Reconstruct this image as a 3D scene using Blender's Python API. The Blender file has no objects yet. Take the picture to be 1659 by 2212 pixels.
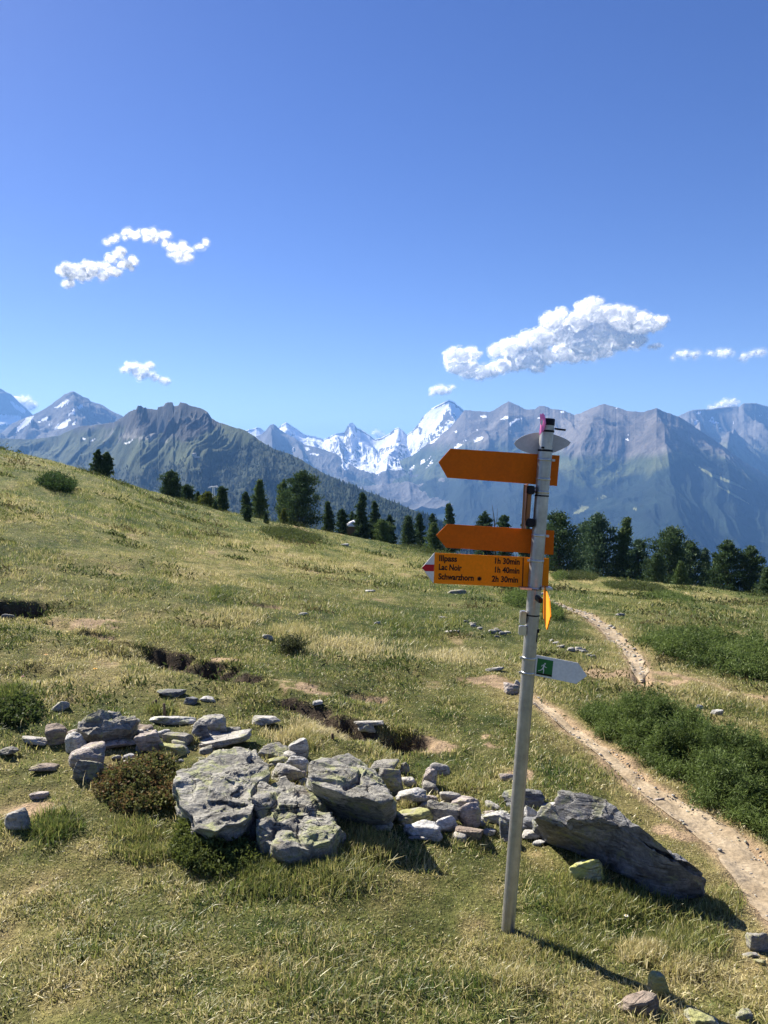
import bpy, bmesh, math, random
import numpy as np
from mathutils import Vector

random.seed(4); RNG = np.random.default_rng(11)
R = math.radians
C = bpy.context.scene.collection
sc = bpy.context.scene

# ------------------------------------------------------------------ camera, sky, sun, exposure
CAMZ = 1.7; PITCH = R(3.2); F = 1720.0; PCX, PCY = 829.5, 1106.0
cd = bpy.data.cameras.new('camera'); cd.lens = 28.0; cd.sensor_width = 36.0; cd.sensor_fit = 'AUTO'
cd.clip_start = 0.05; cd.clip_end = 120000
cam = bpy.data.objects.new('camera', cd); C.objects.link(cam)
cam.location = (0, 0, CAMZ); cam.rotation_euler = (R(90) - PITCH, 0, 0)
sc.camera = cam

SUN_AZ, SUN_EL = R(-44), R(38)          # azimuth from +Y towards +X
world = bpy.data.worlds.new('World'); sc.world = world; world.use_nodes = True
wn = world.node_tree.nodes; wl = world.node_tree.links; wn.clear()
sky = wn.new('ShaderNodeTexSky'); sky.sky_type = 'NISHITA'; sky.sun_disc = False
sky.sun_elevation = SUN_EL; sky.sun_rotation = SUN_AZ % (2 * math.pi)
sky.altitude = 2300; sky.air_density = 1.0; sky.dust_density = 0.6; sky.ozone_density = 1.6
bg = wn.new('ShaderNodeBackground'); bg.inputs[1].default_value = 0.050
wo = wn.new('ShaderNodeOutputWorld')
hs = wn.new('ShaderNodeHueSaturation'); hs.inputs['Hue'].default_value = .521; hs.inputs['Saturation'].default_value = 1.25
wl.new(sky.outputs[0], hs.inputs['Color']); wl.new(hs.outputs[0], bg.inputs[0]); wl.new(bg.outputs[0], wo.inputs[0])

sl = bpy.data.lights.new('sun', 'SUN'); sl.energy = 5.0; sl.angle = R(0.5); sl.color = (1.0, 0.93, 0.82)
so = bpy.data.objects.new('sun', sl); C.objects.link(so)
sdir = Vector((math.sin(SUN_AZ) * math.cos(SUN_EL), math.cos(SUN_AZ) * math.cos(SUN_EL), math.sin(SUN_EL)))
so.rotation_euler = sdir.to_track_quat('Z', 'Y').to_euler()
sc.view_settings.view_transform = 'Standard'; sc.view_settings.look = 'None'
sc.view_settings.exposure = 1.42; sc.view_settings.gamma = 1.0
sc.cycles.transparent_max_bounces = 48; sc.cycles.max_bounces = 8; sc.cycles.volume_bounces = 0

# ------------------------------------------------------------------ helpers
def ss(a, b, x):
    t = np.clip((x - a) / (b - a), 0, 1); return t * t * (3 - 2 * t)

def _h(ix, iy, iz):
    n = (ix.astype(np.int64) * 374761393 + iy.astype(np.int64) * 668265263 + iz.astype(np.int64) * 2147483647) & 0xffffffff
    n = ((n ^ (n >> 13)) * 1274126177) & 0xffffffff
    return (((n ^ (n >> 16)) & 0xffffff) / float(0xffffff)) * 2 - 1

def vn2(x, y, s=0):
    x = np.asarray(x, float); y = np.asarray(y, float)
    ix = np.floor(x); iy = np.floor(y); fx = x - ix; fy = y - iy
    fx = fx * fx * fx * (fx * (fx * 6 - 15) + 10); fy = fy * fy * fy * (fy * (fy * 6 - 15) + 10)
    z = np.full(ix.shape, s * 17 + 3)
    a = _h(ix, iy, z); b = _h(ix + 1, iy, z); c = _h(ix, iy + 1, z); d = _h(ix + 1, iy + 1, z)
    return (a + (b - a) * fx) * (1 - fy) + (c + (d - c) * fx) * fy

def vn3(p, s=0):
    i = np.floor(p); f = p - i; f = f * f * f * (f * (f * 6 - 15) + 10)
    x, y, z = i[..., 0], i[..., 1], i[..., 2] + s * 57
    def L(dz):
        a = _h(x, y, z + dz); b = _h(x + 1, y, z + dz); c = _h(x, y + 1, z + dz); d = _h(x + 1, y + 1, z + dz)
        return (a + (b - a) * f[..., 0]) * (1 - f[..., 1]) + (c + (d - c) * f[..., 0]) * f[..., 1]
    return L(0) * (1 - f[..., 2]) + L(1) * f[..., 2]

def fbm2(x, y, o=4, s=0, g=0.5):
    r = 0; a = 1; n = 0
    for k in range(o):
        r = r + a * vn2(x * 2 ** k + 13.7 * k, y * 2 ** k - 7.3 * k, s + k); n += a; a *= g
    return r / n

def rid2(x, y, o=5, s=0, g=0.5):
    r = 0; a = 1; n = 0
    for k in range(o):
        v = 1 - np.abs(vn2(x * 2.03 ** k + 5.1 * k, y * 2.03 ** k + 9.2 * k, s + k)) * 1.6
        r = r + a * v; n += a; a *= g
    return r / n

def fbm3(p, o=4, s=0, g=0.5):
    r = 0; a = 1; n = 0
    for k in range(o):
        r = r + a * vn3(p * 2 ** k + 3.3 * k, s + k); n += a; a *= g
    return r / n

def mesh_np(name, V, faces, mat=None, col=None, smooth=False, link=True, parent=None, attrs=None):
    V = np.asarray(V, np.float32).reshape(-1, 3)
    if not isinstance(faces, (list, tuple)): faces = [faces]
    me = bpy.data.meshes.new(name)
    me.vertices.add(len(V)); me.vertices.foreach_set('co', V.ravel())
    lv = np.concatenate([np.asarray(f).ravel() for f in faces]).astype(np.int32)
    tot = np.concatenate([np.full(len(f), np.asarray(f).shape[1]) for f in faces]).astype(np.int32)
    st = np.concatenate([[0], np.cumsum(tot)[:-1]]).astype(np.int32)
    me.loops.add(len(lv)); me.loops.foreach_set('vertex_index', lv)
    me.polygons.add(len(tot)); me.polygons.foreach_set('loop_start', st)
    if smooth: me.polygons.foreach_set('use_smooth', np.ones(len(tot), bool))
    me.update(calc_edges=True)
    if col is not None:
        at = me.color_attributes.new('Col', 'FLOAT_COLOR', 'POINT')
        c4 = np.ones((len(V), 4), np.float32); c4[:, :3] = col; at.data.foreach_set('color', c4.ravel())
    for k, v in (attrs or {}).items():
        at = me.attributes.new(k, 'FLOAT', 'POINT'); at.data.foreach_set('value', np.asarray(v, np.float32).ravel())
    if mat: me.materials.append(mat)
    o = bpy.data.objects.new(name, me)
    if link: C.objects.link(o)
    if parent: o.parent = parent
    return o

def tag(o, label=None, cat=None, group=None, kind=None):
    if label: o['label'] = label
    if cat: o['category'] = cat
    if group: o['group'] = group
    if kind: o['kind'] = kind
    return o

def empty(name, loc, label, cat, group=None, rot=(0, 0, 0)):
    o = bpy.data.objects.new(name, None); C.objects.link(o); o.location = loc; o.rotation_euler = rot
    o.empty_display_size = 0.1
    return tag(o, label, cat, group)

def grid_faces(nr, nc):
    i = np.arange((nr - 1) * (nc - 1)); r = i // (nc - 1); c = i % (nc - 1); a = r * nc + c
    return np.stack([a, a + 1, a + nc + 1, a + nc], 1)

# pixel (in a 1659 x 2212 copy of the photograph) <-> direction
CP, SP = math.cos(PITCH), math.sin(PITCH)
def ray(px, py):
    cx = (np.asarray(px, float) - PCX) / F; cy = -(np.asarray(py, float) - PCY) / F
    Y = CP + cy * SP; return cx / Y, (cy * CP - SP) / Y
def proj(x, y, z):
    z = z - CAMZ; d = np.maximum(y * CP - z * SP, 1e-3); u = y * SP + z * CP
    return PCX + F * x / d, PCY - F * u / d

# ------------------------------------------------------------------ materials
class NT:
    def __init__(s, name):
        s.m = bpy.data.materials.new(name); s.m.use_nodes = True
        s.n = s.m.node_tree.nodes; s.l = s.m.node_tree.links; s.n.clear()
        s.out = s.n.new('ShaderNodeOutputMaterial')
    def new(s, t, **k):
        n = s.n.new(t)
        for a, b in k.items():
            if isinstance(a, str) and hasattr(n, a): setattr(n, a, b)
        return n
    def put(s, sock, v):
        if isinstance(v, bpy.types.NodeSocket): s.l.new(v, sock)
        else: sock.default_value = v
    def noise(s, vec, scale, detail=4, rough=.55, dist=0):
        n = s.new('ShaderNodeTexNoise'); s.put(n.inputs['Vector'], vec); n.inputs['Scale'].default_value = scale
        n.inputs['Detail'].default_value = detail; n.inputs['Roughness'].default_value = rough
        n.inputs['Distortion'].default_value = dist; return n.outputs[0]
    def ramp(s, v, stops):
        n = s.new('ShaderNodeValToRGB'); s.put(n.inputs[0], v); e = n.color_ramp.elements
        while len(e) < len(stops): e.new(0.5)
        for q, (p, c) in zip(e, stops):
            q.position = p; q.color = (c, c, c, 1) if isinstance(c, (int, float)) else tuple(c) + (1,)
        return n.outputs[0]
    def mix(s, f, a, b, mode='MIX'):
        n = s.new('ShaderNodeMixRGB'); n.blend_type = mode; s.put(n.inputs[0], f)
        s.put(n.inputs[1], tuple(a) + (1,) if isinstance(a, tuple) else a)
        s.put(n.inputs[2], tuple(b) + (1,) if isinstance(b, tuple) else b); return n.outputs[0]
    def math(s, op, a, b=0.0):
        n = s.new('ShaderNodeMath'); n.operation = op; s.put(n.inputs[0], a); s.put(n.inputs[1], b); return n.outputs[0]
    def attr(s, name, out=0):
        n = s.new('ShaderNodeAttribute'); n.attribute_name = name; return n.outputs[out]
    def bump(s, h, strength, dist):
        n = s.new('ShaderNodeBump'); n.inputs['Strength'].default_value = strength
        n.inputs['Distance'].default_value = dist; s.put(n.inputs['Height'], h); return n.outputs[0]
    def bsdf(s, col, rough=.9, metal=0, normal=None, spec=.3):
        b = s.new('ShaderNodeBsdfPrincipled')
        s.put(b.inputs['Base Color'], tuple(col) + (1,) if isinstance(col, tuple) else col)
        s.put(b.inputs['Roughness'], rough); s.put(b.inputs['Metallic'], metal)
        b.inputs['Specular IOR Level'].default_value = spec
        if normal is not None: s.l.new(normal, b.inputs['Normal'])
        s.l.new(b.outputs[0], s.out.inputs[0]); return b
    def geo(s): return s.new('ShaderNodeNewGeometry').outputs['Position']
    def obj(s): return s.new('ShaderNodeTexCoord').outputs['Object']

def mat_leaf(name, trans=.45, rough=.6, gl=.03):
    t = NT(name); col = t.attr('Col')
    d = t.new('ShaderNodeBsdfDiffuse'); t.l.new(col, d.inputs[0])
    tr = t.new('ShaderNodeBsdfTranslucent'); t.l.new(col, tr.inputs[0])
    m = t.new('ShaderNodeMixShader'); m.inputs[0].default_value = trans
    t.l.new(d.outputs[0], m.inputs[1]); t.l.new(tr.outputs[0], m.inputs[2])
    g = t.new('ShaderNodeBsdfGlossy'); g.inputs[1].default_value = rough * .75; g.inputs[0].default_value = (1, 1, 1, 1)
    m2 = t.new('ShaderNodeMixShader'); m2.inputs[0].default_value = gl
    t.l.new(m.outputs[0], m2.inputs[1]); t.l.new(g.outputs[0], m2.inputs[2])
    t.l.new(m2.outputs[0], t.out.inputs[0]); return t.m
M_GRASS = mat_leaf('grass_blades', .42)
M_LEAF = mat_leaf('foliage', .4, .8, .012)
M_NEEDLE = mat_leaf('conifer_needles', .25, .8, .012)

def mat_ground():
    t = NT('turf_and_soil'); p = t.geo(); c = t.attr('Col')
    n1 = t.noise(p, 9, 6, .65); n2 = t.noise(p, 60, 4, .6); n3 = t.noise(p, 1.6, 4)
    k = t.ramp(n1, [(.3, .55), (.7, 1.35)]); k2 = t.ramp(n2, [(.25, .6), (.75, 1.3)]); k3 = t.ramp(n3, [(.3, .8), (.7, 1.2)])
    c = t.mix(1, c, k, 'MULTIPLY'); c = t.mix(1, c, k2, 'MULTIPLY'); c = t.mix(1, c, k3, 'MULTIPLY')
    h = t.math('ADD', t.math('MULTIPLY', n1, .6), t.math('MULTIPLY', n2, .4))
    t.bsdf(c, .95, 0, t.bump(h, .9, .05), .1); return t.m
M_GROUND = mat_ground()

def mat_path():
    t = NT('trodden_earth'); p = t.geo()
    n1 = t.noise(p, 5, 6, .6); n2 = t.noise(p, 45, 5, .65)
    c = t.ramp(n1, [(.25, (.25, .19, .12)), (.5, (.34, .27, .18)), (.75, (.42, .345, .245))])
    v = t.new('ShaderNodeTexVoronoi'); t.put(v.inputs['Vector'], p); v.inputs['Scale'].default_value = 34
    vc = t.ramp(v.outputs['Distance'], [(.1, 1.12), (.45, .9)])
    gate = t.ramp(t.noise(p, 2.2, 3), [(.45, 0.0), (.6, 1.0)])
    c = t.mix(t.math('MULTIPLY', gate, .4), c, t.mix(1, c, vc, 'MULTIPLY'))
    c = t.mix(1, c, t.ramp(n2, [(.3, .7), (.7, 1.2)]), 'MULTIPLY')
    h = t.math('ADD', t.math('MULTIPLY', n2, .5), t.math('MULTIPLY', v.outputs['Distance'], .35))
    t.bsdf(c, .95, 0, t.bump(h, .6, .018), .1); return t.m
M_PATH = mat_path()

def mat_rock(name, lo, hi, lichen=.5, lcol=(.33, .34, .11), dark=.5, veins=.3, moss=0.0):
    t = NT(name); o0 = t.obj(); oi = t.new('ShaderNodeObjectInfo')
    add = t.new('ShaderNodeVectorMath'); add.operation = 'ADD'; t.l.new(o0, add.inputs[0])
    sc_ = t.new('ShaderNodeVectorMath'); sc_.operation = 'SCALE'; sc_.inputs[0].default_value = (37, 19, 53)
    t.l.new(oi.outputs['Random'], sc_.inputs['Scale']); t.l.new(sc_.outputs[0], add.inputs[1]); p = add.outputs[0]
    mp = t.new('ShaderNodeMapping'); t.l.new(p, mp.inputs[0]); mp.inputs['Rotation'].default_value = (.35, .2, .5); mp.inputs['Scale'].default_value = (1, 1, 5.5)
    n1 = t.noise(p, 7, 8, .62, .3); st = t.noise(mp.outputs[0], 9, 6, .6, .6); n2 = t.noise(p, 55, 6, .68)
    c = t.ramp(n1, [(.25, lo), (.75, hi)])
    c = t.mix(.8, c, t.ramp(st, [(.3, .62), (.5, 1.0), (.72, 1.3)]), 'MULTIPLY')
    c = t.mix(1, c, t.ramp(n2, [(.3, .6), (.55, 1.0), (.75, 1.25)]), 'MULTIPLY')
    # weathering: dark crusts, yellow-green lichen, rusty stains
    dk = t.ramp(t.noise(p, 13, 6, .7, .4), [(.52, 0.0), (.62, dark)])
    c = t.mix(dk, c, (.06, .058, .055))
    sp = t.ramp(t.noise(p, 120, 4, .7), [(.55, 0.0), (.64, .5)]); c = t.mix(sp, c, (.10, .10, .095))
    lm = t.ramp(t.noise(p, 8.5, 7, .68, .6), [(.60 - .16 * lichen, 0.0), (.67 - .13 * lichen, min(1, .35 + lichen * .7))])
    c = t.mix(lm, c, lcol)
    ru = t.ramp(t.noise(p, 5, 5, .6), [(.6, 0.0), (.74, .45)])
    c = t.mix(ru, c, (.20, .125, .07))
    if moss > 0:
        mm = t.ramp(t.noise(p, 10, 6, .7), [(.62 - .25 * moss, 0.0), (.68 - .2 * moss, .9)])
        c = t.mix(mm, c, (.10, .105, .03))
    cn = t.noise(mp.outputs[0], 3.2, 3, .5, 1.2); cd_ = t.math('ABSOLUTE', t.math('SUBTRACT', cn, .5))
    gate = t.ramp(t.noise(p, 4, 2), [(.42, 1.0), (.55, 0.0)])
    ck = t.math('MAXIMUM', t.ramp(cd_, [(.0, 0.05), (.013, 1.0)]), gate)
    c = t.mix(veins, c, t.mix(1, c, ck, 'MULTIPLY'))
    h = t.math('ADD', t.math('MULTIPLY', n2, .30), t.math('MULTIPLY', st, .75)); h = t.math('ADD', h, t.math('MULTIPLY', ck, .25))
    h = t.math('ADD', h, t.math('MULTIPLY', n1, .5))
    t.bsdf(c, .88, 0, t.bump(h, 1.0, .03), .25); return t.m
MR = {
 'grey':  mat_rock('schist_grey', (.155, .147, .125), (.40, .38, .325), .45),
 'dark':  mat_rock('schist_dark', (.11, .115, .12), (.25, .255, .26), .35, dark=.6),
 'pale':  mat_rock('schist_pale', (.27, .255, .225), (.54, .515, .465), .3, dark=.25),
 'white': mat_rock('quartz_white', (.36, .352, .335), (.62, .61, .58), .25, dark=.35, veins=.5),
 'pink':  mat_rock('schist_pinkish', (.31, .265, .23), (.52, .455, .41), .3, dark=.3),
 'brown': mat_rock('schist_brown', (.20, .155, .12), (.38, .31, .25), .3, dark=.4),
 'moss':  mat_rock('lichen_stone', (.22, .215, .185), (.42, .405, .35), 1.1, (.31, .31, .13), dark=.3),
 'bigshade': mat_rock('boulder_schist_shaded', (.13, .13, .13), (.33, .325, .315), .38, (.28, .29, .14), dark=.6, veins=.5),  # boulder schist darkened all over to deepen the shade of its front face
 'lich':  mat_rock('lichened_stone', (.30, .30, .18), (.48, .47, .30), 1.6, (.42, .42, .13), dark=.2),
 'big':   mat_rock('boulder_schist', (.145, .14, .12), (.42, .405, .35), .5, (.29, .31, .13), dark=.75, veins=.9),
}

# ------------------------------------------------------------------ terrain function
COLS = [
 (0,    [(2212,2.45),(1900,3.4),(1600,4.8),(1450,6.2),(1300,8.8),(1150,14),(1050,26),(966,62)]),
 (210,  [(2212,2.42),(1900,3.42),(1650,4.5),(1480,6.1),(1330,8.8),(1200,13.5),(1100,25),(1020,66)]),
 (420,  [(2212,2.42),(1900,3.45),(1700,4.3),(1500,6.0),(1350,8.8),(1250,13),(1150,27),(1089,72)]),
 (630,  [(2212,2.43),(1900,3.47),(1700,4.4),(1500,6.3),(1350,9.6),(1250,16),(1180,31),(1134,78)]),
 (830,  [(2212,2.45),(1900,3.5),(1700,4.6),(1500,6.8),(1350,11),(1250,20),(1200,38),(1168,84)]),
 (1020, [(2212,2.47),(2000,3.2),(1740,4.5),(1520,6.7),(1380,10),(1290,17),(1240,30),(1204,76)]),
 (1200, [(2212,2.5),(2010,3.2),(1750,4.5),(1520,6.8),(1400,9.5),(1320,14),(1270,26),(1235,68)]),
 (1430, [(2212,2.55),(2010,3.27),(1780,4.35),(1560,6.3),(1430,9),(1340,14),(1292,25),(1256,62)]),
 (1659, [(2212,2.6),(2000,3.35),(1800,4.3),(1600,5.9),(1450,8.5),(1350,14),(1310,26),(1284,58)]),
]
TY = np.exp(np.linspace(math.log(.5), math.log(1600), 260)); LTY = np.log(TY)
rows = []; us = []
for px, pts in COLS:
    ys = [.5, 1.2]; zs = [0.02, 0.0]
    for py, Y in sorted(pts, key=lambda q: q[1]):
        ys.append(Y); zs.append(CAMZ + Y * float(ray(px, py)[1]))
    Yr, zr = ys[-1], zs[-1]; m = (zr - CAMZ) / Yr - .03
    for d in (4, 8, 16, 30, 60, 120, 300, 700, 1600):
        s_end = -.52
        dd = min(d, (m - s_end) / (2 * .0022)); z = zr + m * dd - .0022 * dd * dd + s_end * (d - dd)
        ys.append(Yr + d); zs.append(z)
    rows.append(np.interp(LTY, np.log(ys), zs)); us.append((px - PCX) / F)
us = np.array(us); TZ = np.array(rows)
d0 = TZ[0] - TZ[2]; d1 = TZ[-1] - TZ[-3]
damp = np.exp(-((LTY - math.log(40)) / 2.2) ** 2)
TZ = np.vstack([TZ[0] + d0 * 2.2 * damp, TZ[0] + d0 * 1.2 * damp, TZ, TZ[-1] + d1 * .8 * damp, TZ[-1] + d1 * 1.3 * damp])
us = np.concatenate([[-1.6, -.85], us, [.85, 1.6]])
UG = np.linspace(-1.6, 1.6, 161)
TG = np.array([np.interp(UG, us, TZ[:, j]) for j in range(TZ.shape[1])]).T
def blur(a, ax, n):
    k = np.array([.25, .5, .25])
    for _ in range(n):
        p = np.pad(a, [(1, 1) if i == ax else (0, 0) for i in (0, 1)], mode='edge')
        a = k[0] * np.take(p, range(0, a.shape[ax]), ax) + k[1] * np.take(p, range(1, a.shape[ax] + 1), ax) + k[2] * np.take(p, range(2, a.shape[ax] + 2), ax)
    return a
TG = blur(blur(TG, 0, 6), 1, 3)

def Hb(x, y):
    x = np.asarray(x, float); y = np.asarray(y, float)
    u = np.clip(x / np.maximum(y, 1.6), -1.599, 1.599); ly = np.log(np.clip(y, .51, 1590))
    a = (u + 1.6) / 3.2 * 160; b = (ly - LTY[0]) / (LTY[-1] - LTY[0]) * 259
    i = np.floor(a).astype(int); j = np.floor(b).astype(int); fa = a - i; fb = b - j
    return (TG[i, j] * (1 - fa) + TG[i + 1, j] * fa) * (1 - fb) + (TG[i, j + 1] * (1 - fa) + TG[i + 1, j + 1] * fa) * fb

YS = np.exp(np.linspace(math.log(1.3), math.log(150), 900))
def gb(px, py):                                   # pixel -> base ground (x, y), vectorised
    px = np.atleast_1d(np.asarray(px, float)); py = np.atleast_1d(np.asarray(py, float))
    u, m = ray(px, py); ox = np.zeros(len(px)); oy = np.zeros(len(px))
    for a in range(0, len(px), 4000):
        uu, mm = u[a:a + 4000, None], m[a:a + 4000, None]
        f = CAMZ + mm * YS[None] - Hb(uu * YS[None], np.broadcast_to(YS[None], (len(uu), len(YS))))
        neg = f <= 0; k = np.where(neg.any(1), neg.argmax(1), len(YS) - 1); k = np.maximum(k, 1)
        ii = np.arange(len(k)); f1, f0 = f[ii, k], f[ii, k - 1]
        w = np.clip(f0 / np.where(np.abs(f0 - f1) < 1e-9, 1, f0 - f1), 0, 1)
        Y = YS[k - 1] + (YS[k] - YS[k - 1]) * w
        oy[a:a + 4000] = Y; ox[a:a + 4000] = Y * uu[:, 0]
    return ox, oy

def poly_world(pts):
    x, y = gb([p[0] for p in pts], [p[1] for p in pts]); return np.stack([x, y], 1)

def dist_poly(x, y, P, W=None):
    best = np.full(np.shape(x), 1e9); bw = np.zeros(np.shape(x))
    for k in range(len(P) - 1):
        a, b = P[k], P[k + 1]; d = b - a; L = max((d ** 2).sum(), 1e-9)
        t = np.clip(((x - a[0]) * d[0] + (y - a[1]) * d[1]) / L, 0, 1)
        q = np.hypot(x - a[0] - d[0] * t, y - a[1] - d[1] * t)
        w = W[k] + (W[k + 1] - W[k]) * t if W is not None else 0
        n = q - w; bw = np.where(n < best, w, bw); best = np.where(n < best, n, best)
    return best, bw

# footpaths: (px, py of the middle, half width in px)
PATHS_PX = [
 [(1810,2080,90),(1712,1985,76),(1640,1890,64),(1580,1822,56),(1508,1772,52),(1436,1726,42),(1390,1692,32),(1350,1660,27),(1308,1625,24),(1268,1596,21),(1225,1562,18),(1180,1530,15),(1140,1505,17),(1105,1484,14)],
 [(1388,1478,20),(1378,1440,18),(1362,1410,20),(1335,1378,24),(1305,1352,22),(1275,1334,20),(1245,1320,17),(1215,1309,14),(1185,1300,12),(1150,1290,9)],
]
SIDE_PX = [[(1680,1512,3),(1600,1496,3),(1530,1478,2),(1450,1462,2),(1392,1456,2)],
           [(668,1150,7),(645,1141,6),(622,1130,5),(600,1121,4)]]
def path_world(pp):
    P = poly_world(pp); d = P[:, 1] * CP + .3
    return P, .82 * np.array([q[2] for q in pp]) / F * d
PATHS = [path_world(p) for p in PATHS_PX]; SIDES = [path_world(p) for p in SIDE_PX]

# eroded scarps and hollows: (px0, py0, px1, py1, depth m, width m)
SCARP_PX = [(335,1400,400,1412,.16,.20),(385,1420,462,1432,.22,.22),(462,1440,500,1443,.12,.16),(455,1448,490,1452,.08,.12),(0,1300,72,1302,.30,.30),
 (620,1510,700,1535,.09,.14),(700,1545,760,1560,.12,.16),(770,1568,800,1575,.10,.14),(848,1586,905,1600,.16,.16),
 (512,1455,560,1466,.075,.09),(575,1475,620,1500,.055,.10),(95,1336,165,1358,.045,.11),(190,1364,250,1379,.07,.09),(275,1387,325,1398,.05,.10),(760,1500,830,1512,.065,.1),(540,1300,600,1306,.065,.12),(60,1440,130,1455,.05,.2)]
SC = []
for a, b, c, d, e, w in SCARP_PX:
    P = poly_world([(a, b), (c, d)]); SC.append((P[0], P[1], e * 1.0, w))

def detail(x, y):
    far = ss(9, 30, y)
    n = .035 * fbm2(x * 1.1, y * 1.1, 4, 3) + .018 * fbm2(x * 5.5, y * 5.5, 3, 9)
    n = n + far * (.12 * fbm2(x * .28, y * .28, 4, 21) + .05 * fbm2(x * 1.0, y * 1.0, 3, 33))
    n = n + ss(4.5, 9, y) * .05 * fbm2(x * .55, y * .55, 3, 41)
    return n * ss(-1, 1.5, y) if np.ndim(n) else n

def H(x, y):
    x = np.asarray(x, float); y = np.asarray(y, float); shp = x.shape
    x = np.atleast_1d(x).ravel(); y = np.atleast_1d(y).ravel()
    z = Hb(x, y) + detail(x, y)
    for a, b, e, w in SC:
        m = (a + b) / 2; r = np.hypot(*(b - a)) / 2 + w * 3
        k = np.where((np.abs(x - m[0]) < r + .3) & (np.abs(y - m[1]) < r + .8))[0]
        if len(k):
            xx, yy = x[k], y[k] + .05 * fbm2(x[k] * 7, y[k] * 7, 3, 77)
            d = b - a; L = math.hypot(*d); dn = d / L
            t = (xx - a[0]) * dn[0] + (yy - a[1]) * dn[1]; s = -(xx - a[0]) * dn[1] + (yy - a[1]) * dn[0]
            if dn[0] < 0: s = -s
            along = ss(-w, w * .3, t) * ss(-w, w * .3, L - t)
            sg = np.where(s > 0, np.exp(-(s / (w * .30)) ** 2), np.exp(-(s / (w * 1.8)) ** 2))
            z[k] -= e * along * sg
    for P, W in PATHS:
        k = np.where((y > P[:, 1].min() - 1) & (y < P[:, 1].max() + 1))[0]
        if len(k):
            dd, w = dist_poly(x[k], y[k], P, W); z[k] -= .035 * (1 - ss(-.6, .35, dd / np.maximum(w, .05)))
    return z.reshape(shp) if shp else float(z[0])

def gpt(px, py, lift=0.0):                        # pixel -> world point on the finished ground
    u, m = ray(px, py); u = float(u); m = float(m)
    zz = CAMZ + m * YS - H(u * YS, YS) - lift; n = np.where(zz <= 0)[0]; k = n[0] if len(n) else len(YS) - 1
    k = max(k, 1); w = zz[k - 1] / max(zz[k - 1] - zz[k], 1e-9); Y = YS[k - 1] + (YS[k] - YS[k - 1]) * min(max(w, 0), 1)
    return np.array([u * Y, Y, CAMZ + m * Y])

# colour fields of the turf
def pathdist(x, y):
    d = np.full(np.shape(x), 9.0)
    for P, W in PATHS + SIDES: d = np.minimum(d, dist_poly(x, y, P, W)[0])
    return d
BARE_PX = [(920,1610,55,14),(1060,1600,30,16),(640,1490,70,10),(220,1350,60,10),(60,1325,40,10),(480,1422,40,6),(600,1472,90,8),(1170,1682,60,14),(1060,1475,60,12),(1300,1455,60,10),(1460,1800,45,16),(1420,1470,60,10),(75,1745,40,16)]
BW = []
for a, b, w, h in BARE_PX:
    p = gb([a, a + w, a], [b, b, b - h]); BW.append((p[0][0], p[1][0], abs(p[0][1] - p[0][0]), abs(p[1][2] - p[1][0])))
LUSH_PX = [(560,1930,240,90),(800,1830,90,60),(300,1900,180,60),(1350,2000,170,70),(1500,2040,120,60),(900,2110,200,60),(1250,1950,80,60),(90,1850,90,60),(60,1560,110,50),(1330,1420,40,20),(470,1290,40,20),(870,1350,50,20),(1220,1660,60,40),(700,2140,200,50)]
LW = []
for a, b, w, h in LUSH_PX:
    p = gb([a, a + w, a], [b, b, b - h]); LW.append((p[0][0], p[1][0], abs(p[0][1] - p[0][0]), abs(p[1][2] - p[1][0])))
DRY_PX = [(150,2130,220,70),(60,1900,90,60),(450,2080,160,30),(130,1760,70,40),(1090,1650,60,30),(1180,1890,60,30),(1500,2110,120,50),(1300,2150,160,50),(860,1580,120,40),(1080,1900,70,40),(300,1480,200,40),(640,1200,200,40),(1300,1270,200,20),(250,1200,200,60),(1450,1520,120,40),(1330,1440,80,20)]
DW = []
for a, b, w, h in DRY_PX:
    p = gb([a, a + w, a], [b, b, b - h]); DW.append((p[0][0], p[1][0], abs(p[0][1] - p[0][0]), abs(p[1][2] - p[1][0])))
def blobs(x, y, W):
    r = np.zeros(np.shape(x))
    for a, b, w, h in W: r = np.maximum(r, np.exp(-((x - a) / w) ** 2 - ((y - b) / h) ** 2))
    return r
def fields(x, y):
    xs = x / (1 + .035 * y); ys = y / (1 + .06 * y)
    n = fbm2(xs * .9, ys * .9, 4, 51); n2 = fbm2(xs * 3.1 + 9, ys * 3.1, 4, 61); n3 = fbm2(xs * 9, ys * 9, 2, 71)
    lush = blobs(x, y, LW); bare0 = blobs(x, y, BW)
    dryz = blobs(x, y, DW)
    dry = np.clip(.38 + .12 * (1 - ss(3, 9, y)) + .40 * n + .42 * n2 + .30 * n3 - .34 * lush + .35 * bare0 + .30 * dryz, 0, 1)
    pd = pathdist(x, y)
    dry = np.clip(dry + .5 * (1 - ss(0, .5, pd)), 0, 1)
    bare = np.clip(ss(.28, .6, bare0 * (1 + 1.5 * n2 + 1.5 * n3 + .8 * fbm2(x * 14, y * 14, 2, 73))) + ss(.52, .78, n2 + .4 * n3) * .45 * (1 - lush), 0, 1)
    bare = np.maximum(bare, 1 - ss(-.02, .10, pd + .06 * n2))
    for a, b, e, w in SC:
        k = np.where(np.hypot(x - (a[0] + b[0]) / 2, y - (a[1] + b[1]) / 2) < np.hypot(*(b - a)) / 2 + w * 2) if e > .06 else ()
        if len(k) and len(k[0]): bare[k] = np.maximum(bare[k], .97 * (1 - ss(w * .25, w * .55, dist_poly(x[k], y[k], np.stack([a, b]))[0])))
    return dry, bare, lush, n2

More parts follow.
